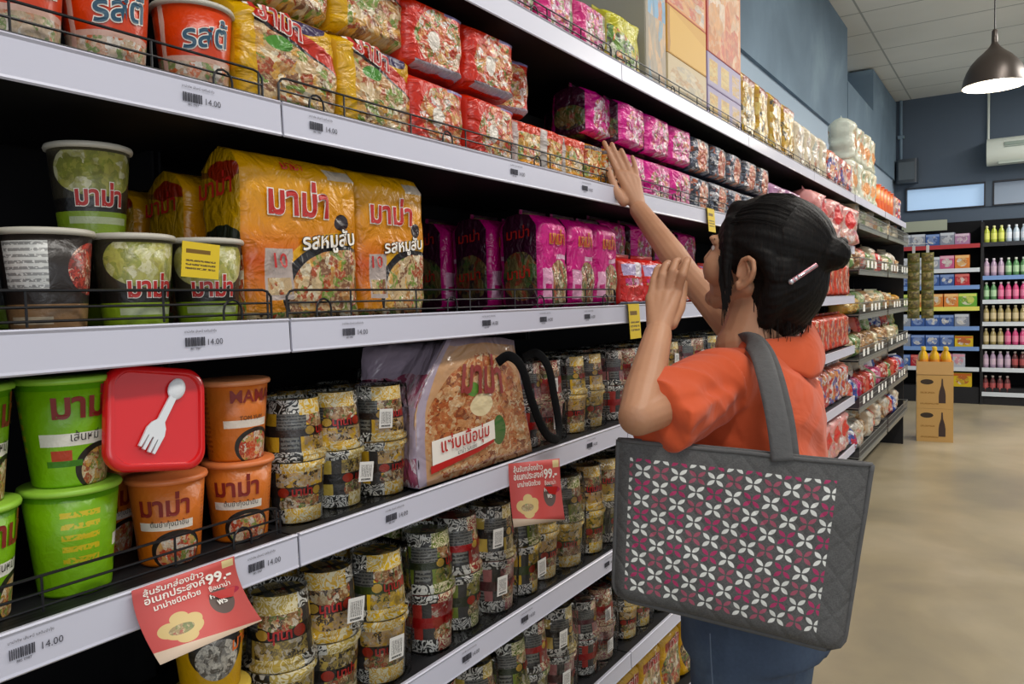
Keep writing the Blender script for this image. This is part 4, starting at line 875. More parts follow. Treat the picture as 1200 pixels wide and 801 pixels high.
# neck and trunk
NB = Vector((-.425, 1.437, 1.262))
body.cap(hp(-.028, 0, -.055), NB+Vector((0, 0, .0)), .054, .056); body.cap(NB, NB+Vector((.01, 0, -.05)), .058, .085)
def trunk(mb, levels, n=32):
    b0 = len(mb.v)
    for (cx, cy, z, rx, ry) in levels:
        for i in range(n): a = 2*pi*i/n; mb.v.append(Vector((cx+rx*math.copysign(abs(cos(a))**.85, cos(a)), cy+ry*math.copysign(abs(sin(a))**.85, sin(a)), z)))
    for j in range(len(levels)-1):
        for i in range(n): mb.face((b0+j*n+i, b0+j*n+(i+1) % n, b0+(j+1)*n+(i+1) % n, b0+(j+1)*n+i))
    mb.face([b0+i for i in range(n)][::-1]); mb.face([b0+(len(levels)-1)*n+i for i in range(n)])
TR = [(-.395, 1.40, .80, .115, .165), (-.39, 1.40, .88, .12, .168), (-.40, 1.41, .97, .105, .145), (-.41, 1.42, 1.06, .105, .145), (-.42, 1.43, 1.15, .108, .155), (-.42, 1.435, 1.21, .09, .15), (-.42, 1.437, 1.25, .06, .10)]
trunk(body, TR)
LS, LE, LW = Vector((-.425, 1.275, 1.215)), V(-0.4751, 1.0549, 1.1835), V(-0.5096, 1.2193, 1.2972)
RS, RE, RW = Vector((-.43, 1.59, 1.215)), V(-0.6272, 1.6766, 1.4085), V(-0.7945, 1.7930, 1.5772)
body.ellip(LS, (.055, .055, .055)); body.ellip(RS, (.055, .055, .055))
def arm(S, E, Wr):
    body.cap(S, E, .044, .029); mid = E.lerp(Wr, .28); body.cap(E, mid, .029, .0315); body.cap(mid, Wr, .0315, .0235)
arm(LS, LE, LW); arm(RS, RE, RW)
# legs
HPc = Vector((-.395, 1.40, .84))
for sg in (1, -1):
    hip = HPc+Vector((0, sg*.085, -.02)); knee = Vector((-.415, 1.40+sg*.095, .46)); ank = Vector((-.385, 1.40+sg*.10, .085))
    body.cap(hip, knee, .088, .055); body.cap(knee, knee.lerp(ank, .35), .054, .052); body.cap(knee.lerp(ank, .35), ank, .052, .034)
    body.cap(ank+Vector((.02, 0, -.045)), ank+Vector((-.16, sg*.01, -.055)), .036, .026)
# hands: wrist, then mcp / pip / dip / tip for each finger
def hand(Wr, fingers, thumb, palmr):
    for ch, rr in fingers:
        body.cap(Wr, ch[0], .0185, palmr); body.chain(ch, rr, 12)
    for a, b_ in zip(fingers[:-1], fingers[1:]):
        body.cap(a[0][0], b_[0][0], palmr, palmr); body.cap(Wr.lerp(a[0][0], .5), b_[0][0], .013, palmr)
    body.chain(thumb[0], thumb[1], 12)
fr_ = [.0090, .0078, .0073, .0063]
hand(LW, [([V(-0.5378, 1.2586, 1.3590), V(-0.5371, 1.2694, 1.3887), V(-0.5386, 1.2888, 1.4085), V(-0.5415, 1.3077, 1.4151)], [.0080, .0070, .0064, .0056]),
          ([V(-0.5267, 1.2663, 1.3646), V(-0.5220, 1.2715, 1.3971), V(-0.5230, 1.2900, 1.4153), V(-0.5261, 1.3098, 1.4205)], fr_),
          ([V(-0.5132, 1.2718, 1.3672), V(-0.5034, 1.2721, 1.4037), V(-0.5043, 1.2907, 1.4204), V(-0.5080, 1.3124, 1.4242)], fr_),
          ([V(-0.4988, 1.2789, 1.3683), V(-0.4850, 1.2719, 1.3971), V(-0.4839, 1.2859, 1.4164), V(-0.4876, 1.3043, 1.4245)], fr_)],
     ([V(-0.4994, 1.2512, 1.3160), V(-0.4967, 1.2846, 1.3415), V(-0.5031, 1.3143, 1.3652), V(-0.5073, 1.3343, 1.3836)], [.013, .011, .0098, .008]), .0105)
hand(RW, [([V(-0.8151, 1.8265, 1.6567), V(-0.8200, 1.8333, 1.6837), V(-0.8264, 1.8377, 1.7043), V(-0.8318, 1.8398, 1.7182)], [.0080, .0070, .0064, .0056]),
          ([V(-0.8260, 1.8199, 1.6656), V(-0.8395, 1.8250, 1.6977), V(-0.8500, 1.8280, 1.7209), V(-0.8573, 1.8289, 1.7370)], fr_),
          ([V(-0.8404, 1.8108, 1.6725), V(-0.8591, 1.8165, 1.7096), V(-0.8719, 1.8192, 1.7352), V(-0.8793, 1.8203, 1.7536)], fr_),
          ([V(-0.8531, 1.8025, 1.6728), V(-0.8723, 1.8043, 1.7116), V(-0.8856, 1.8080, 1.7374), V(-0.8957, 1.8098, 1.7584)], fr_)],
     ([V(-0.8308, 1.7825, 1.6005), V(-0.8511, 1.7771, 1.6315), V(-0.8647, 1.7820, 1.6610), V(-0.8748, 1.7889, 1.6842)], [.013, .011, .0098, .008]), .011)
bo = remeshed(body, .0023, 3, 'body', [M['skin'], M['lip']], woman)
inv = RH.transposed()
for p in bo.data.polygons:
    q = inv @ (p.center-HC)
    if q.x > .0935 and abs(q.y) < .021 and -.0615 < q.z < -.043: p.material_index = 1
    p.use_smooth = True
# eyes, brows
ew = plain('eye_white', '#e6e0d8', .2); ei = plain('iris_dark', '#2a1a12', .15)
hairm = NT('hair_dark_brown', .58, .18); tc = hairm.n('TexCoord').outputs['Object']; mp = hairm.n('Mapping'); hairm.put(mp.inputs['Vector'], tc); mp.inputs['Scale'].default_value = (90, 90, 9); mp.inputs['Rotation'].default_value = (0, .25, 0)
hn = hairm.noise(mp.outputs[0], 3.0, 3); hairm.base(hairm.ramp(hn, [(.35, '#080605'), (.6, '#110c0a'), (.8, '#22160f')])); hairm.bump(hn, .35, .003); M['hair'] = hairm.mat
for sg in (1, -1):
    mb = MB(); mb.ellip(hp(.0735, sg*.031, .003), (.0115, .0125, .0085), RH, 16, 10); e = mb.build('eye', ew, woman)
    mb = MB(); mb.ellip(hp(.0835, sg*.031, .003), (.003, .0055, .0055), RH, 14, 8); mb.build('iris', ei, e)
    mb = MB(); mb.chain([hp(.092, sg*.016, .020), hp(.089, sg*.032, .025), hp(.076, sg*.048, .020)], [.002, .0026, .0014], 8); mb.build('eyebrow', M['hair'], woman)
# t-shirt
t = NT('orange_cotton', .85, .15); tc = t.n('TexCoord').outputs['Object']; t.base(t.ramp(t.noise(tc, 3, 2), [(.3, '#c4512e'), (.7, '#d05a34')])); nz = t.noise(tc, 9, 3, 1.2); t.bump(nz, .35, .02); M['shirt'] = t.mat
t.b.inputs['Sheen Weight'].default_value = .15
sh = MB()
ST = [(-.395, 1.40, .885, .142, .188), (-.395, 1.40, .92, .140, .184), (-.405, 1.41, .98, .132, .175), (-.415, 1.42, 1.06, .130, .172), (-.425, 1.43, 1.13, .132, .178), (-.422, 1.435, 1.185, .118, .182), (-.42, 1.437, 1.22, .10, .165), (-.42, 1.437, 1.247, .075, .125), (-.42, 1.437, 1.262, .062, .085)]
trunk(sh, ST, 48)
LSE = LS.lerp(LE, .80); sh.ellip(LS+Vector((0, .0, .0)), (.068, .06, .060))
def sleeve(S, E_, r0, r1, drop):
    ax = (E_-S).normalized(); n = 28; b0 = len(sh.v); K = 8
    up = Vector((0, 0, 1)); up = (up-ax*ax.dot(up)).normalized(); sd = ax.cross(up)
    for k in range(K+1):
        t_ = k/K; c_ = S.lerp(E_, t_); rr = r0+(r1-r0)*t_
        for i in range(n):
            a = 2*pi*i/n; off = up*cos(a)*rr+sd*sin(a)*rr*.9
            if cos(a) < 0: off *= (1+drop*t_)
            sh.v.append(c_+off+ax*(.0))
    for k in range(K):
        for i in range(n): sh.face((b0+k*n+i, b0+k*n+(i+1) % n, b0+(k+1)*n+(i+1) % n, b0+(k+1)*n+i))
    sh.face([b0+i for i in range(n)][::-1]); sh.face([b0+K*n+i for i in range(n)])
sleeve(LS+Vector((0, .02, 0)), LSE, .060, .050, .45)
sh.ellip(RS, (.062, .058, .058)); sleeve(RS, RS.lerp(RE, .16), .058, .054, .1)
# loose hood-like collar gathered at the nape
col = [hp(-.02, .075, -.13), V(-0.3963, 1.3644, 1.2724), V(-0.3639, 1.3978, 1.2737), V(-0.3308, 1.4437, 1.2744), V(-0.3134, 1.4788, 1.2695), V(-0.3205, 1.5341, 1.2694), V(-0.3730, 1.5715, 1.2701)]
so = remeshed(sh, .004, 7, 't_shirt', M['shirt'], woman, .6)
nme = so.data
ax = (LE-LS).normalized()
for v, nn in zip(nme.vertices, [v.normal.copy() for v in nme.vertices]):
    p = v.co; along = (p-LS).dot(ax)
    if along > .02:   # sleeve folds radiate from the armpit
        k = sin((p.z*1.0+p.x*.6+along*.7)*120+2.5*noise.noise(p*18))*.0022+.006*(1-2*abs(noise.noise(Vector((p.x*8, p.y*8, p.z*20+p.y*12)))))-.003
    else:
        q = p.y*.35+p.z+.25*p.x
        rd = 1-2*abs(noise.noise(Vector((p.x*5+p.z*3, p.y*5, q*13)))); rd2 = 1-2*abs(noise.noise(Vector((p.x*9, p.y*9+4, (p.z-p.y*.5)*17))))
        k = .0055*rd+.003*rd2-.004+.0045*sin(q*70+5*noise.noise(p*6))*max(0, noise.noise(p*5+Vector((3, 0, 0)))+.4)
    v.co = p+nn*k
for p in nme.polygons: p.use_smooth = True
# draped hood-like collar behind the nape
INN = [V(-0.4311, 1.3885, 1.2581), V(-0.4138, 1.3829, 1.2741), V(-0.3872, 1.3852, 1.2788), V(-0.3610, 1.4097, 1.2792), V(-0.3398, 1.4443, 1.2836), V(-0.3277, 1.4832, 1.2973), V(-0.3339, 1.5393, 1.3014)]
OUT = [V(-0.4213, 1.3766, 1.2530), V(-0.3967, 1.3653, 1.2542), V(-0.3669, 1.3640, 1.2445), V(-0.3407, 1.3863, 1.2299), V(-0.3160, 1.4161, 1.2159), V(-0.3009, 1.4534, 1.2129), V(-0.3038, 1.5186, 1.2306)]
MIDC = [V(-0.4239, 1.3755, 1.2622), V(-0.4019, 1.3632, 1.2739), V(-0.3709, 1.3631, 1.2713), V(-0.3448, 1.3917, 1.2623), V(-0.3191, 1.4241, 1.2605), V(-0.3063, 1.4658, 1.2734), V(-0.3131, 1.5278, 1.2826)]
def pl(P, s):
    x = s*(len(P)-1); i = min(int(x), len(P)-2); f = x-i; p0, p1, p2, p3 = P[max(i-1, 0)], P[i], P[i+1], P[min(i+2, len(P)-1)]
    return .5*((2*p1)+(p2-p0)*f+(2*p0-5*p1+4*p2-p3)*f*f+(3*p1-p0-3*p2+p3)*f**3)
def colf(s, t_):
    a, m_, b_ = pl(INN, s), pl(MIDC, s), pl(OUT, s)
    if t_ > .85: b_ = b_; q = (t_-.85)/.15; p = b_+(m_-b_).normalized()*.010*q+cf*.008*q
    else: q = t_/.85; p = a*(1-q)**2+m_*2*q*(1-q)+b_*q*q; p = p+(m_-(a+b_)*.5)*.1*q*(1-q)
    return p+(m_-HC).normalized()*(.006*noise.noise(Vector((s*6, t_*2.5, 4)))+.0045*(1-abs(sin(s*9+t_*3.5)))-.002)
mb = MB(); grid(mb, colf, 48, 20); o = mb.build('collar', M['shirt'], woman, angle=180); sm = o.modifiers.new('t', 'SOLIDIFY'); sm.thickness = .0025
# jeans
t = NT('denim', .85, .2); tc = t.n('TexCoord').outputs['Object']; t.base(t.mix(t.m('MULTIPLY', t.noise(tc, 160, 2), .35), t.ramp(t.noise(tc, 5, 4), [(.3, '#3a4456'), (.6, '#4c5a70'), (.8, '#68788c')]), '#262e3a')); t.bump(t.noise(tc, 14, 3), .4, .01)
jn = MB(); trunk(jn, [(-.395, 1.40, .74, .128, .178), (-.395, 1.40, .82, .128, .178), (-.395, 1.40, .90, .124, .165), (-.40, 1.41, .96, .112, .152)])
for sg in (1, -1):
    hip = HPc+Vector((0, sg*.085, -.02)); knee = Vector((-.415, 1.40+sg*.095, .46)); ank = Vector((-.385, 1.40+sg*.10, .10))
    jn.cap(hip, knee, .098, .069); jn.cap(knee, ank, .069, .052)
jo = remeshed(jn, .006, 4, 'jeans', t.mat, woman)
stitch = plain('denim_seam_stitch', '#5a6678', .8)
mb = MB(); mb.tube([V(-0.4193, 1.2022, 0.8103), V(-0.4177, 1.2008, 0.7714), V(-0.4150, 1.1998, 0.7282)], .0012, 6); mb.build('seam', stitch, jo)
# shoes
shm = plain('dark_shoe_fabric', '#2a2a30', .7); sol = plain('white_sole', '#cfcac2', .6)
for sg in (1, -1):
    a = Vector((-.385, 1.40+sg*.10, 0)); mb = MB(); mb.cap(a+Vector((.03, 0, .045)), a+Vector((-.15, sg*.01, .036)), .045, .035); mb.cap(a+Vector((.01, 0, .08)), a+Vector((.0, 0, .05)), .045, .045)
    o = remeshed(mb, .005, 4, 'shoe', shm, woman)
    mb = MB(); pts = [(a.x+.03+.05*cos(radians(g)), a.y+.045*sin(radians(g))) for g in range(-80, 81, 20)]+[(a.x-.15+.042*cos(radians(g)), a.y+sg*.01+.04*sin(radians(g))) for g in range(100, 261, 20)]
    mb.prism(pts, 0, .022); mb.build('sole', sol, o)
# hair
hr = MB()
hr.ellip(hp(-.022, 0, .030), (.108, .092, .093), RH, 28, 18)
hr.ellip(hp(-.068, 0, -.03), (.062, .080, .095), RH, 24, 14)
hr.ellip(V(-0.3781, 1.4786, 1.3707), (.060, .088, .090)); hr.ellip(V(-0.3751, 1.4778, 1.3262), (.056, .082, .050))
for sg in (1, -1):
    hr.chain([hp(.042, sg*.056, .052), hp(.036, sg*.072, .02), hp(.030, sg*.075, -.025), hp(.020, sg*.073, -.06), hp(.010, sg*.069, -.085)], [.021, .0125, .009, .0065, .003])
    hr.chain([hp(.046, sg*.030, .074), hp(.052, sg*.050, .045)], [.026, .014])
    hr.chain([hp(-.068, sg*.066, -.005), hp(-.066, sg*.062, -.06), hp(-.06, sg*.056, -.10)], [.026, .026, .018])
    hr.chain([hp(.012, sg*.078, .026), hp(-.015, sg*.082, .020), hp(-.042, sg*.080, .010), hp(-.062, sg*.076, -.02)], [.012, .014, .018, .018])
hr.chain([hp(-.095, 0, .03), hp(-.125, -.0, .035)], [.05, .03])
ho = remeshed(hr, .0035, 6, 'hair', M['hair'], woman, .6)
for v, nn in zip(ho.data.vertices, [v.normal.copy() for v in ho.data.vertices]):
    q = inv @ (v.co-HC); a = math.atan2(q.y, q.z+.05) if q.x > -.06 else math.atan2(q.y, q.z-.03)
    v.co += nn*(.0005*sin(a*60+2*noise.noise(q*12))+.0016*noise.noise(Vector((a*7, q.x*3, q.z*3))))
for p in ho.data.polygons: p.use_smooth = True
mb = MB(); BN = V(-0.2970, 1.5242, 1.4361); 
for k in range(7):
    a0 = k*.9; pts = [BN+Vector((.006*cos(a0)+.019*cos(a0+q*.5)*cos(k), .024*sin(a0+q*.5), .022*cos(a0+q*.5)*.9+.006*sin(k*2))) for q in range(9)]; mb.tube(pts, [.006, .009, .011, .012, .012, .012, .011, .009, .005], 8)
mb.ellip(BN, (.021, .026, .023)); mb.chain([hp(-.115, 0, .035), BN], [.024, .016]); remeshed(mb, .003, 3, 'hair_bun', M['hair'], ho)
# loose strands at the ends of the bob, the nape and the crown
cv = bpy.data.curves.new('loose_strands', 'CURVE'); cv.dimensions = '3D'; cv.bevel_depth = .0009; cv.bevel_resolution = 1; rr = random.Random(3)
def strand(pts):
    s_ = cv.splines.new('POLY'); s_.points.add(len(pts)-1)
    for i, p in enumerate(pts): s_.points[i].co = (p.x, p.y, p.z, 1); s_.points[i].radius = 1-.7*i/len(pts)
cen = V(-0.3779, 1.4775, 1.3517)
for k in range(420):
    a = rr.uniform(0, 2*pi); c_ = Vector((cos(a)*.057, sin(a)*.084, 0)); z0 = rr.uniform(.0, .05); ln = rr.uniform(.05, .085)
    p0 = cen+c_*rr.uniform(.85, 1.0)+Vector((0, 0, z0-.01)); pts = [p0+Vector((c_.x*.05*q, c_.y*.05*q, -ln*q))*1.0-c_*.10*q*q+Vector((rr.uniform(-.002, .002), rr.uniform(-.002, .002), 0)) for q in (0, .25, .5, .75, 1)]
    strand(pts)
for k in range(120):
    sg = 1; u0 = rr.uniform(-.02, .04); strand([hp(.044-q*.035+rr.uniform(-.003, .003), sg*(.078-.001*q), u0-.1*q*rr.uniform(.8, 1.1)) for q in (0, .3, .6, 1)])
for k in range(90):
    a = rr.uniform(-1.2, 1.2); f0 = .07; strand([hp(f0-q*.11, sin(a)*(.098+.004*rr.random()), .03+cos(a)*(.0965+.004*rr.random())-q*q*.01) if 0 else hp(.085*cos(q*1.9+.5)-.02, sin(a)*.094*(.6+.4*sin(q*1.9+.5)), .030+cos(a)*.0955*sin(q*1.9+.5)) for q in (0, .2, .4, .6, .8)])
so_ = bpy.data.objects.new('loose_strands', cv); cv.materials.append(M['hair']); COL.objects.link(so_); so_.parent = ho; so_['kind'] = 'stuff'
# hair clip
clipp = plain('clip_pink_metal', '#b87f88', .25, metal=.4); clips = plain('clip_silver', '#c9c6cc', .25, metal=.7)
def onhair(p):
    o_ = Vector((0, 0, H)); d_ = (p-o_).normalized(); ok, loc, nr, ix = ho.ray_cast(o_, d_); return (loc-d_*.003) if ok else p
a, b_ = onhair(V(-0.3347, 1.3940, 1.3813)), onhair(V(-0.3033, 1.4465, 1.4108))
mb = MB(); mb.tube([a, onhair(a.lerp(b_, .25)), onhair(a.lerp(b_, .5)), onhair(a.lerp(b_, .75)), b_], [(.0030, .0042)]*5, 10, flat=tuple(-cf)); o = mb.build('hair_clip', clipp, ho)
mb = MB(); mb.ellip(a, (.005, .005, .005)); mb.ellip(onhair(a.lerp(b_, .16)), (.005, .004, .004)); mb.ellip(onhair(a.lerp(b_, .3)), (.004, .004, .0035)); mb.chain([onhair(a.lerp(b_, q))-cf*.0025 for q in (.35, .5, .65, .8, .95)], [.0014]*5, 8); mb.build('silver_trim', clips, o)

# ------------------------------------------------------------------ quilted shoulder bag
bag = empty('shoulder_bag', (0, 0, 0)); tag(bag, 'grey quilted shoulder bag with white and pink petal pattern hanging on the woman', 'shoulder bag')
TLc, TRc, BRc, BLc = V(-0.5177, 1.0720, 1.1401), V(-0.1709, 1.1908, 1.1104), V(-0.2067, 1.1616, 0.8352), V(-0.5264, 1.0624, 0.8912)
nrm = (TRc-TLc).cross(BLc-TLc).normalized(); 
if nrm.dot(cf) > 0: nrm = -nrm
def bgp(s, t):      # t 0 bottom
    bot = BLc.lerp(BRc, s); top_ = TLc.lerp(TRc, s); p = bot.lerp(top_, t)
    p.z -= .006*sin(pi*s)*t*0; 
    c = .028
    return p
t = NT('quilted_petal_fabric', .85, .2); u, v, vec, ob, off = t.uv()
NX, NY = 13.4, 11.4
fx = t.m('SUBTRACT', t.m('FRACT', t.m('MULTIPLY', u, NX)), .5); fy = t.m('SUBTRACT', t.m('FRACT', t.m('MULTIPLY', v, NY)), .5)
ix = t.m('FLOOR', t.m('MULTIPLY', u, NX)); iy = t.m('FLOOR', t.m('MULTIPLY', v, NY))
ax_, ay_ = t.m('ABSOLUTE', fx), t.m('ABSOLUTE', fy)
al = t.m('MULTIPLY', t.m('ADD', ax_, ay_), .7071); ac = t.m('ABSOLUTE', t.m('MULTIPLY', t.m('SUBTRACT', ax_, ay_), .7071))
q = t.m('DIVIDE', t.m('SUBTRACT', al, .335), .275); wdt = t.m('MULTIPLY', t.m('SUBTRACT', 1.0, t.m('MULTIPLY', q, q)), .12)
pet = t.m('LESS_THAN', ac, wdt)
par = t.m('MODULO', t.m('ADD', t.m('ADD', ix, iy), 40.0), 2.0); row = t.m('MODULO', t.m('ADD', iy, 40.0), 2.0)
pink = t.mix(row, '#b03a66', '#a8586a'); cl = t.mix(par, '#e6e6e0', pink)
ins = t.m('MULTIPLY', t.m('MULTIPLY', t.m('GREATER_THAN', u, .055), t.m('LESS_THAN', u, .875)), t.m('MULTIPLY', t.m('GREATER_THAN', v, .085), t.m('LESS_THAN', v, .905)))
weave = t.noise(vec, 160, 2)
gr = t.ramp(weave, [(.3, '#535252'), (.7, '#646362')])
t.base(t.mix(t.m('MULTIPLY', ins, t.m('MULTIPLY', pet, .93)), gr, cl))
d1 = t.m('ABSOLUTE', t.m('SUBTRACT', t.m('FRACT', t.m('MULTIPLY', t.m('ADD', u, t.m('MULTIPLY', v, .72)), 7.0)), .5)); d2 = t.m('ABSOLUTE', t.m('SUBTRACT', t.m('FRACT', t.m('MULTIPLY', t.m('SUBTRACT', u, t.m('MULTIPLY', v, .72)), 7.0)), .5))
qh = t.m('MULTIPLY', t.m('SMOOTH_MIN', t.m('MINIMUM', t.m('MULTIPLY', d1, 6.0), 1.0), t.m('MINIMUM', t.m('MULTIPLY', d2, 6.0), 1.0), .2), 1.0)
t.bump(t.m('ADD', qh, t.m('MULTIPLY', weave, .3)), .28, .005); M['quilt'] = t.mat
M['greyfab'] = plain('grey_bag_fabric', '#5a5959', .85, var=.25, scale=60, bump=.3)
mb = MB(); n, m_ = 40, 30; TH = .055
def bfn(s, t_, side):
    # rounded lower corners
    ss, tt = s, t_; rc = .09
    p = bgp(ss, tt)
    if tt < rc:
        k = 1-math.sqrt(max(0, 1-((rc-tt)/rc)**2)); p = bgp(min(max(ss, k*rc*.8), 1-k*rc*.8), tt)
    bul = (1-abs(2*s-1)**3)*(1-max(0, (1-2*t_))**4)
    wave = .006*noise.noise(Vector((s*4, t_*3, 3)))+.004*sin(s*9+1)*t_
    mid = p-nrm*TH*.5
    edge = min(1, (min(s, 1-s)/.04)**.5) if min(s, 1-s) < .04 else 1
    ed2 = min(1, (t_/.06)**.5) if t_ < .06 else 1
    thick = TH*(.35+.65*(1-t_)**.6)*edge*ed2*(.55+.45*bul)
    return mid+nrm*(side*thick*.5+wave*(1 if side > 0 else .6)+.006)
grid(mb, lambda s, t_: bfn(s, t_, 1), n, m_); o = mb.build('front_panel', M['quilt'], bag, angle=180)
mb = MB(); grid(mb, lambda s, t_: bfn(1-s, t_, -1), n, m_); mb.build('back_panel', M['greyfab'], bag, angle=180)
mb = MB()
for side in (1, -1):
    mb.tube([bfn(i/30, 1, side) for i in range(31)], .0035, 8)
mb.tube([bfn(0, i/30, 0) for i in range(31)][::-1]+[bfn(i/40, 0, 0) for i in range(1, 41)]+[bfn(1, i/30, 0) for i in range(1, 31)], .004, 8); mb.build('piping', M['greyfab'], bag, angle=180)
mb = MB(); grid(mb, lambda s, t_: bfn(s, .965, 1).lerp(bfn(s, .965, -1), t_), 30, 3); mb.build('zip_top', plain('bag_inner_dark', '#3a3b3f', .8), bag, angle=180)
sf = tuple(nrm)
strap([V(-0.2905, 1.1543, 1.1157), V(-0.3001, 1.1690, 1.1633), V(-0.3121, 1.1873, 1.1987), V(-0.3282, 1.2149, 1.2345), V(-0.3514, 1.2615, 1.2640), V(-0.3794, 1.3160, 1.2784), V(-0.4069, 1.3699, 1.2795), V(-0.4352, 1.4224, 1.2668), V(-0.4524, 1.4563, 1.2239)], .0165, .0025, 'shoulder_strap', M['greyfab'], bag, sf)
strap([V(-0.2970, 1.2211, 1.1025), V(-0.3068, 1.2358, 1.1528), V(-0.3178, 1.2490, 1.1909), V(-0.3325, 1.2658, 1.2296), V(-0.3540, 1.2956, 1.2615), V(-0.3827, 1.3377, 1.2786), V(-0.4184, 1.3981, 1.2763)], .0165, .0025, 'shoulder_strap', M['greyfab'], bag, sf)

# ------------------------------------------------------------------ bread section with wire baskets
wirem = plain('basket_chrome_wire', '#8f9290', .3, metal=.6); tagw = plain('basket_price_tag_white', '#e2e2dc', .5); lip2 = plain('basket_front_grey', '#7f817c', .35, metal=.3)
BZ = [1.78, 1.50, 1.22, .94, .64, .33]
SEG = [(5.13, 6.35), (6.38, 7.6)]
SN = ['near', 'far']
ON = ['top', 'second', 'third', 'fourth', 'fifth', 'lowest']
for k, (y0, y1) in enumerate(SEG):
    fr = empty('gondola_frame', (-1.3, y0, 0)); tag(fr, f'black racking frame of the {SN[k]} bread bay', 'shelving frame', 'bread racking frames')
    mb = MB(); mb.box(-.02, 0, 0, y1-y0, 0, 2.2); mb.build('back_panel', M['panel'], fr, smooth=False)
    for yq in (-.0, y1-y0-.03):
        mb = MB(); mb.box(0, .03, yq, yq+.03, 0, 2.2); mb.build('upright', M['shelf'], fr, smooth=False)
    r = empty('shelf', (PX, y0, 1.955)); tag(r, f'top shelf with pale price rail over the {SN[k]} bread bay', 'shelf')
    mb = MB(); mb.box(-.42, -.004, 0, y1-y0, -.03, -.004); mb.build('shelf_board', M['shelf'], r, smooth=False)
    mb = MB(); mb.box(-.004, .002, 0, y1-y0, -.045, .0); mb.build('price_rail', M['rail'], r, smooth=False)
    for j, z in enumerate(BZ):
        yy1 = y1-(.0 if k == 0 else 0); r = empty('wire_basket_shelf', (PX+.02, y0+.02, z)); W_ = y1-y0-.04
        tag(r, f'{ON[j]} wire basket shelf of the {SN[k]} bread bay', 'basket shelf', 'bread basket shelves')
        mb = MB(); mb.box(-.42, -.01, 0, W_, -.012, -.002); mb.build('shelf_board', M['shelf'], r, smooth=False)
        mb = MB(); hh = .075; fx_ = .0
        for zz in (0, hh*.5, hh): mb.tube([(fx_, 0, zz), (fx_, W_, zz)], .003, 6)
        for i in range(int(W_/.035)+1): mb.tube([(fx_, i*.035, -.008), (fx_+.002, i*.035, hh)], .0016, 4)
        for yy in (0, W_): 
            for zz in (0, hh): mb.tube([(fx_, yy, zz), (-.4, yy, zz)], .003, 6)
        mb.build('wire_front', wirem, r)
        mb = MB(); mb.box(-.006, .0, 0, W_, -.03, .004); mb.build('price_rail', lip2, r, smooth=False)
        if j in (1, 2, 3, 4):
            for q in range(7):
                if (q*5+j*3+k) % 4 == 3: continue
                mb = MB(); a = .1+q*.155; mb.box(.004, .006, a, a+.07, hh*.25, hh*.25+.045, Matrix.Rotation(0, 4, 'X')); mb.build('price_ticket', tagw, r, smooth=False)
def bread(key, nm, cols, w, h, d, e=3.2, wr=.01): return pack(key, nm, w, h, d, cols[0], cols[1], [('ell', (.5, .5, .46, .46), ('food', cols, 6))], wr=wr, e=e, seed=len(PK), top=.25, bot=.2)
bread('b1', 'cream_bread_bag', ['#e0d2b0', '#cdb98e', '#f0e6cc', '#c89a60', '#dcd8cc', '#b8b49a'], .19, .12, .13)
bread('b2', 'golden_bread_bag', ['#d8a040', '#e0b860', '#c97a28', '#f0d8a0', '#b8682c', '#e8c880'], .17, .10, .13)
bread('b3', 'brown_bread_bag', ['#b88a58', '#8a5a34', '#d8b080', '#c9a070', '#6a4428', '#e8dcc8'], .17, .13, .13)
bread('b4', 'blue_white_snack_bag', ['#2c4a9a', '#e8e8ec', '#c8d0e0', '#3a60b8', '#d83040', '#f0f0f0'], .2, .14, .14)
bread('b5', 'red_bread_bag', ['#c9302c', '#e86a50', '#f0d8d0', '#b01c20', '#e8a080', '#e8e0d8'], .17, .14, .13)
bread('b6', 'green_bread_bag', ['#7a9a5a', '#d8d8b8', '#a8b880', '#e8e0c8', '#5a7a40', '#c8a060'], .18, .13, .13)
bread('b7', 'pale_loaf_bag', ['#e8dcc8', '#d8c0a0', '#f4ece0', '#c8b898', '#e0a890', '#d8d8d0'], .2, .17, .15)
bread('b8', 'pink_snack_bag', ['#d83a78', '#e888a8', '#f0d8e0', '#c02860', '#f0e8e8'], .18, .13, .13)
mix_ = [['b1', 'b7', 'b6', 'b1', 'b7', 'b2'], ['b6', 'b3', 'b5', 'b1', 'b6', 'b7'], ['b2', 'b2', 'b6', 'b3', 'b2', 'b1'], ['b1', 'b6', 'b3', 'b3', 'b3', 'b1'], ['b5', 'b4', 'b8', 'b5', 'b5', 'b6'], ['b4', 'b7', 'b7', 'b3', 'b7', 'b5']]
for k, (y0, y1) in enumerate(SEG):
    for j, z in enumerate(BZ):
        for q in range(6):
            key = mix_[j][(q+2*k) % 6]; pr = PK[key]; y = y0+.12+q*.195
            pr.put((PX-.05-pr.d/2+rj.uniform(-.02, .02), y, z+.002), pi/2+rj.uniform(-.4, .4), f"{pr.r.name.split('.')[0].replace('_', ' ')}, {ORD[q]} from the left, {ON[j]} basket, {SN[k]} bread bay", 'bread bag', 'bread bags in the wire baskets', rx=rj.uniform(-.15, .05), scale=1.15)
            if j in (0, 3, 4, 5) and q % 2 == (j % 2):
                key2 = mix_[(j+1) % 6][q] if j != 0 else 'b7'; p2 = PK[key2]
                p2.put((PX-.10-p2.d/2, y+.09, z+pr.h*.9), pi/2+rj.uniform(-.5, .5), f"{p2.r.name.split('.')[0].replace('_', ' ')} heaped on the {ORD[q]} bag, {ON[j]} basket, {SN[k]} bread bay", 'bread bag', 'bread bags heaped in the wire baskets', rx=-.3)
def stk(pr, y, z, label, cat, group, sc=None, rz=0): return pr.put((FX-pr.d/2, y, z), pi/2+rz, label, cat, group, scale=sc)
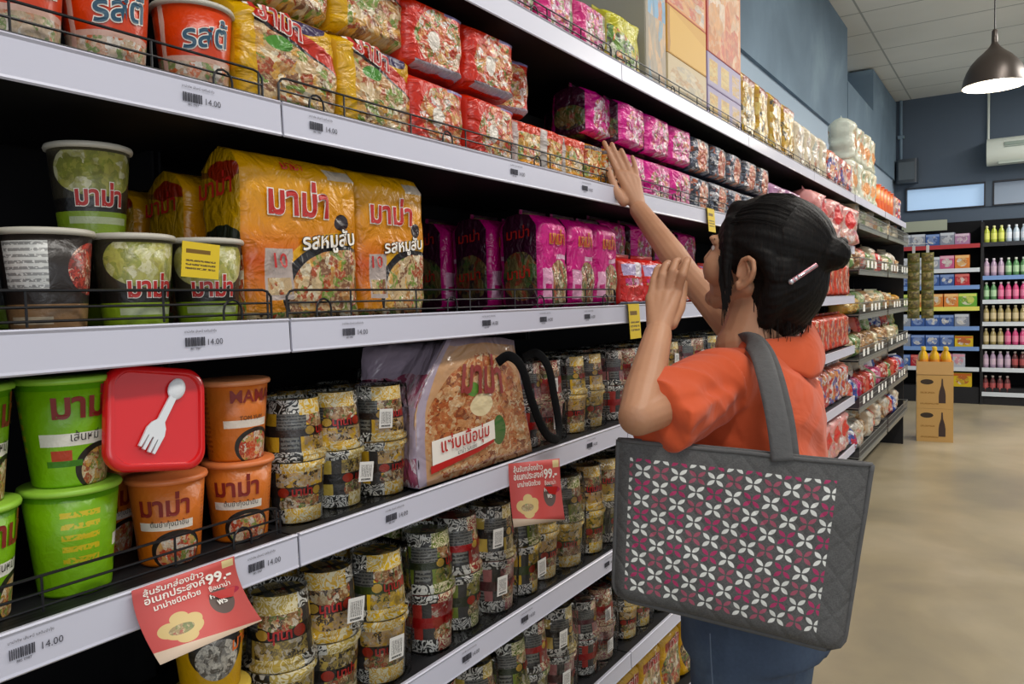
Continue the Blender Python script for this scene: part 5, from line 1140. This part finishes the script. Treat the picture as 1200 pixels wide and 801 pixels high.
for l in range(2):
    for i in range(4):
        stk(PK['white_bag'], 5.33+i*.235, 1.954+l*.235, f'white snack bag, {["lower","upper"][l]} layer, {ORD[i]} from the left on the top shelf', 'snack bag', 'white snack bags', rz=rj.uniform(-.2, .2))
orange_tin = cup('orange_snack_tub', .21, .075, .07, printed('orange_tub_print', '#d8602c', [('rect', (.3, .7, .5, .9), '#e08a3c'), ('ell', (.5, .4, .1, .1), '#2c3a8a'), ('rect', (0, 1, 0, .16), '#d8b048')], .01, .4, 0), plain('tub_rim_orange', '#c9502c', .4), plain('tub_lid_red', '#c03a28', .4))
for i in range(5): orange_tin.put((FX-.08, 6.42+i*.17, 1.954), 0, f'orange snack tub, {ORD[i]} from the left at the far end of the top shelf', 'tub', 'orange snack tubs')
for i in range(2): stk(PK['multi_bag'], 7.3+i*.16, 1.954, f'bright snack bag, {ORD[i]} of two at the end of the top shelf', 'snack bag', 'end bags', rz=.2)

# ------------------------------------------------------------------ cartons at the end of the aisle
card = plain('brown_cardboard', '#cda266', .75, var=.12, scale=8)
cf_m = printed('sauce_carton_front', '#d0a668', [('ell', (.28, .80, .18, .08), '#3a2c20'), ('rect', (.1, .5, .45, .60), ('lines', 3, '#a87c40', '#d0a668')), ('rect', (.1, .6, .12, .3), ('lines', 3, '#a87c40', '#d0a668'))], .0, .75, 0)
inkb = plain('carton_bottle_print', '#3c2a26', .7)
def sauce_carton():
    mb = MB(); W_, H_, D_ = .29, .30, .26
    mb.rbox(-W_/2, W_/2, -D_/2, D_/2, 0, H_, .002, mi=1); q = [(0, 0), (1, 0), (1, 1), (0, 1)]
    mb.v += [Vector((-W_/2, -D_/2-.0008, 0)), Vector((W_/2, -D_/2-.0008, 0)), Vector((W_/2, -D_/2-.0008, H_)), Vector((-W_/2, -D_/2-.0008, H_))]; n = len(mb.v); mb.face((n-4, n-3, n-2, n-1), q, 0)
    o = mb.build('cardboard_carton', [cf_m, card], smooth=False)
    mb = MB(); P = [(.03, .05), (.085, .05), (.085, .12), (.08, .16), (.066, .21), (.062, .27), (.052, .27), (.049, .21), (.035, .16), (.03, .12)]
    mb.prism([(x, z) for x, z in P], 0, .0008, Matrix(((1, 0, 0, 0), (0, 0, -1, -D_/2-.001), (0, 1, 0, 0), (0, 0, 0, 1)))); mb.build('bottle_picture', inkb, o, smooth=False)
    mb = MB(); mb.box(-W_/2, W_/2, -.025, .025, H_, H_+.001); mb.build('tape', plain('carton_tape', '#a87c40', .4), o, smooth=False)
    return Proto(o, D_, W_, H_)
sc_ = sauce_carton(); 
for i, (z, lb) in enumerate(((0, 'bottom brown carton with bottle picture at the aisle end'), (.302, 'middle brown carton with bottle picture at the aisle end'))): sc_.put((-.655, 7.98, z), .12, lb, 'carton', 'brown cartons at the aisle end')
r = empty('open_carton', (-.655, 7.98, .604)); r.rotation_euler.z = .12; tag(r, 'open brown carton on top of the pile holding yellow bottles', 'carton')
mb = MB(); 
for a in ((-.145, .145, -.13, -.125), (-.145, .145, .125, .13), (-.145, -.14, -.125, .125), (.14, .145, -.125, .125)): mb.box(*a, 0, .12)
mb.box(-.145, .145, -.13, .13, 0, .004); mb.build('carton_wall', card, r, smooth=False)
def bottle(nm, h, rr, bm, capm, labm, neck=.38, wide=False):
    mb = MB(); nr = rr*neck; mb.lathe([(rr*.85, .0), (rr, .006), (rr, h*.30), (rr*.97, h*.32), (rr*.97, h*.5), (rr, h*.52), (rr*.98, h*.62), (rr*.8, h*.74), (nr, h*.86), (nr, h*.92)], 16)
    o = mb.build(nm, bm, angle=60)
    mb = MB(); mb.lathe([(nr*1.15, h*.90), (nr*1.2, h*.92), (nr*1.2, h*.99), (nr*1.0, h)], 14); mb.build('cap', capm, o)
    mb = MB(); mb.lathe([(rr*1.01, h*.2), (rr*1.012, h*.21), (rr*1.012, h*.55), (rr*1.0, h*.56)], 16); mb.build('bottle_label', labm, o, angle=60)
    return Proto(o, 2*rr, 2*rr, h)
pc = lambda n_, c_, r_=.3: plain(n_, c_, r_)
yb = bottle('yellow_oil_bottle', .24, .042, pc('yellow_oil', '#d8a81e', .2), pc('cap_yellow', '#e0c040'), pc('label_orange', '#d88a1c'))
for i, (x, y) in enumerate(((-.09, -.07), (0, -.07), (.09, -.07), (-.09, .05), (.0, .05), (.09, .05))):
    yb.put((-.655+x*.993-y*.12, 7.98+y+x*.12, .610), .3*i, (f'yellow bottle, {ORD[i]} from the left in the front of the open carton' if i < 3 else f'yellow bottle, {ORD[i-3]} from the left in the back row of the open carton'), 'bottle', 'yellow bottles in the carton' if i < 3 else 'yellow bottles in the carton, back row')
# hanging strips of snack packs at the aisle end
for i, (x, y, lb) in enumerate(((-.80, 7.72, 'left hanging strip of green snack packets at the aisle end'), (-.69, 7.72, 'right hanging strip of green snack packets at the aisle end'))):
    r = empty('hanging_snack_strip', (x, y, 1.70)); tag(r, lb, 'snack strip', 'hanging snack strips')
    mb = MB(); mb.box(-.012, .012, -.001, .001, -.6, .06); mb.tube([(0, 0, .05), (0, 0, .075), (-.86-x if i else 0, -.02, .078), (-.86-x if i else 0, -.14, .078)], .003, 6); mb.build('plastic_strip', plain('strip_clear', '#c9ccd0', .3), r, smooth=False)
    for q in range(7):
        mb = MB(); zz = -.005-q*.082; n_ = 8; b0 = 0
        def pk(s, t_, sd=1): return Vector(((s-.5)*.098, -.006-sd*.016*(sin(pi*s)*sin(pi*t_))**.5*.9, zz-.085+t_*.085))
        grid(mb, pk, 8, 8); grid(mb, lambda s, t_: pk(1-s, t_, -.8), 8, 8)
        mb.build('snack_packet', M.setdefault('olive', printed('olive_packet_print', '#6a6a30', [('rect', (.08, .92, .1, .9), ('food', ['#6f6a34', '#8a7a3a', '#4c5a2a', '#a89a60', '#5a4a2c'], 5))], 0, .35, .2)), r)

# ------------------------------------------------------------------ drink racks against the far wall
FY = 10.66        # front of the far racks
LIP = plain('far_shelf_white_rail', '#c6ccd2', .4); LIPB = plain('far_shelf_blue_rail', '#6f90c4', .4); LIPR = plain('far_shelf_red_rail', '#a82a30', .4)
def farrack(x0, x1, zs, lab, lips):
    fr = empty('drink_rack', (x0, FY, 0)); tag(fr, lab, 'rack')
    mb = MB(); mb.box(0, x1-x0, .42, .45, 0, 2.2); mb.build('back_panel', M['panel'], fr, smooth=False)
    mb = MB(); mb.box(0, .03, .0, .42, .0, 2.15); mb.build('side_panel', M['shelf'], fr, smooth=False)
    mb = MB(); mb.box(0, x1-x0, .02, .42, 0, .2); mb.build('plinth', M['shelf'], fr, smooth=False)
    for z, lp in zip(zs, lips):
        mb = MB(); mb.box(.03, x1-x0, .005, .42, -.03+z, z-.002); o = mb.build('rack_shelf', M['shelf'], fr, smooth=False)
        mb = MB(); mb.box(.02, x1-x0, -.004, .004, z-.045, z+.004); mb.build('price_rail', lp, o, smooth=False)
LX0, LX1, RX1 = -1.33, -.40, 1.3
ZL = [1.90, 1.615, 1.412, 1.158, .923, .68, .435]; ZR = [1.905, 1.515, 1.235, .975, .706, .436, .147]
farrack(LX0, LX1-.01, ZL, 'black rack with boxed snacks left of the bottle rack at the far wall', [LIPR, LIP, LIPB, pc('far_rail_yellow', '#d8d060'), LIPB, LIPB, LIP])
farrack(LX1, RX1, ZR, 'black rack of bottled drinks at the far wall', [M['frame'], LIPB, LIP, LIP, LIP, LIP, LIP])
tgm = plain('cream_sign_board', '#a8ad98', .6)
mb = MB(); mb.box(-.25, .25, -.01, .01, 0, .13); o = mb.build('sign_board', tgm, smooth=False); o.location = (-1.02, FY+.3, 2.1); tag(o, 'blank cream board behind the top row of the far left rack', 'board')
DR = [('yellow_green', '#b8c24a', '#e0e0a0', '#d8dc70'), ('clear_blue', '#b8c8d4', '#e0e4e8', '#d4dce4'), ('pink', '#c84a7a', '#e8d0d8', '#d87a9a'), ('green', '#5a8a5a', '#d8dcd0', '#a8c8a0'), ('tan', '#9a8a5a', '#d8d0b0', '#c8b890'), ('cola', '#5a2c2c', '#b8a8a0', '#a04a4a'), ('lilac', '#a890a8', '#d8d0d8', '#c0a8b8'), ('juice', '#d8b82c', '#e8e0a0', '#d8c040')]
BT = {}
for nm, a, c_, l_ in DR: BT[nm] = bottle(nm+'_drink_bottle', .2, .031, pc(nm+'_drink', a, .15), pc(nm+'_cap', c_), pc(nm+'_label', l_))
ROWS = [['yellow_green']*3+['clear_blue']*4+['green']*6, ['lilac']*3+['green']*3+['yellow_green']*4+['clear_blue']*4, ['green']*2+['pink']*4+['lilac']*3+['pink']*5, ['tan']*8+['green']*4, ['tan']*3+['pink']*6+['lilac']*4, ['lilac']*4+['cola']*2+['juice']*5, ['cola']*4]
RN = ['top', 'second', 'third', 'fourth', 'fifth', 'sixth', 'lowest']
for j, (z, row) in enumerate(zip(ZR, ROWS)):
    for i, nm in enumerate(row):
        x = LX1+.055+i*.073
        if x > .55: break
        for q in range(2):
            if q and j > 2: continue
            BT[nm].put((x, FY+.05+q*.075, z), 0, (f"{nm.replace('_', '-')} drink bottle, {ORD[i]} from the left in the {RN[j]} row of the far rack" if q == 0 else f"{nm.replace('_', '-')} drink bottle behind the {ORD[i]} one of the {RN[j]} row, far rack"), 'bottle', 'drink bottles on the far rack' if q == 0 else 'drink bottles on the far rack, behind', scale=(1, 1, 1.04 if j in (1, 2) else .98))
def sbox(nm, w_, h_, c1_, c2_):
    return carton(nm, w_, h_, .12, [printed(nm+'_front', c1_, [('ell', (.5, .5, .38, .36), ('food', [c2_, c1_, '#e8e4dc', c2_], 4)), ('rect', (0, 1, .8, 1), c2_)], .01, .4, 0), plain(nm+'_side', c1_, .5)])
SB = {'blue': sbox('blue_snack_box', .15, .14, '#3a5a9a', '#88a0d0'), 'red': sbox('red_snack_box', .15, .14, '#b8303a', '#e07a70'), 'green': sbox('green_snack_box', .19, .16, '#6aa83a', '#d8e070'), 'orange': sbox('orange_snack_box', .15, .16, '#d8803a', '#f0c080'), 'pinkb': sbox('pink_snack_box', .15, .16, '#c85a88', '#e8b0c0'), 'greyb': sbox('grey_snack_box', .15, .15, '#8a90a0', '#d0d4dc'), 'yel': sbox('yellow_snack_box', .19, .13, '#d8b82c', '#c86a2c'), 'lil': sbox('lilac_snack_box', .15, .13, '#b080a8', '#e0c8d8'), 'wht': sbox('white_snack_box', .13, .16, '#b8bcc8', '#e0a0b0')}
LR = [['greyb', 'greyb', 'blue', 'greyb', 'lil', 'red'], ['greyb', 'greyb', 'greyb', 'pinkb', 'orange', 'green'], ['blue', 'greyb', 'blue', 'blue', 'red'], ['green', 'orange', 'orange', 'orange', 'green'], ['greyb', 'blue', 'blue', 'blue', 'greyb', 'blue'], ['greyb', 'blue', 'blue', 'blue', 'yel', 'orange'], ['blue', 'red', 'wht', 'pinkb', 'wht', 'greyb']]
for j, (z, row) in enumerate(zip(ZL, LR)):
    x = LX0+.04
    for i, nm in enumerate(row):
        p_ = SB[nm]; x += p_.w/2
        if x+p_.w/2 > LX1-.01: break
        p_.put((x, FY+.08, z), rj.uniform(-.06, .06), f"{p_.r.name.split('.')[0].replace('_', ' ')}, {ORD[i]} from the left in the {RN[j]} row of the far left rack", 'box', 'snack boxes on the far left rack'); x += p_.w/2+.006
for i in range(2): SB['yel'].put((LX0+.55+i*.2, FY+.08, .202), 0, f'yellow snack box, {["left","right"][i]} one on the plinth of the far left rack', 'box', 'yellow boxes on the plinth', scale=(1, 1, 1.25))
mb = MB(); mb.box(-.22, .2, 0, .018, 0, 1.9); o = mb.build('added_dark_panel', M['shelf'], smooth=False); o.location = (-1.07, 7.625, 0); tag(o, 'black panel added to darken the gap at the end of the bread racking', 'panel')  # added black sheet, darkens the gap where the pale wall showed through
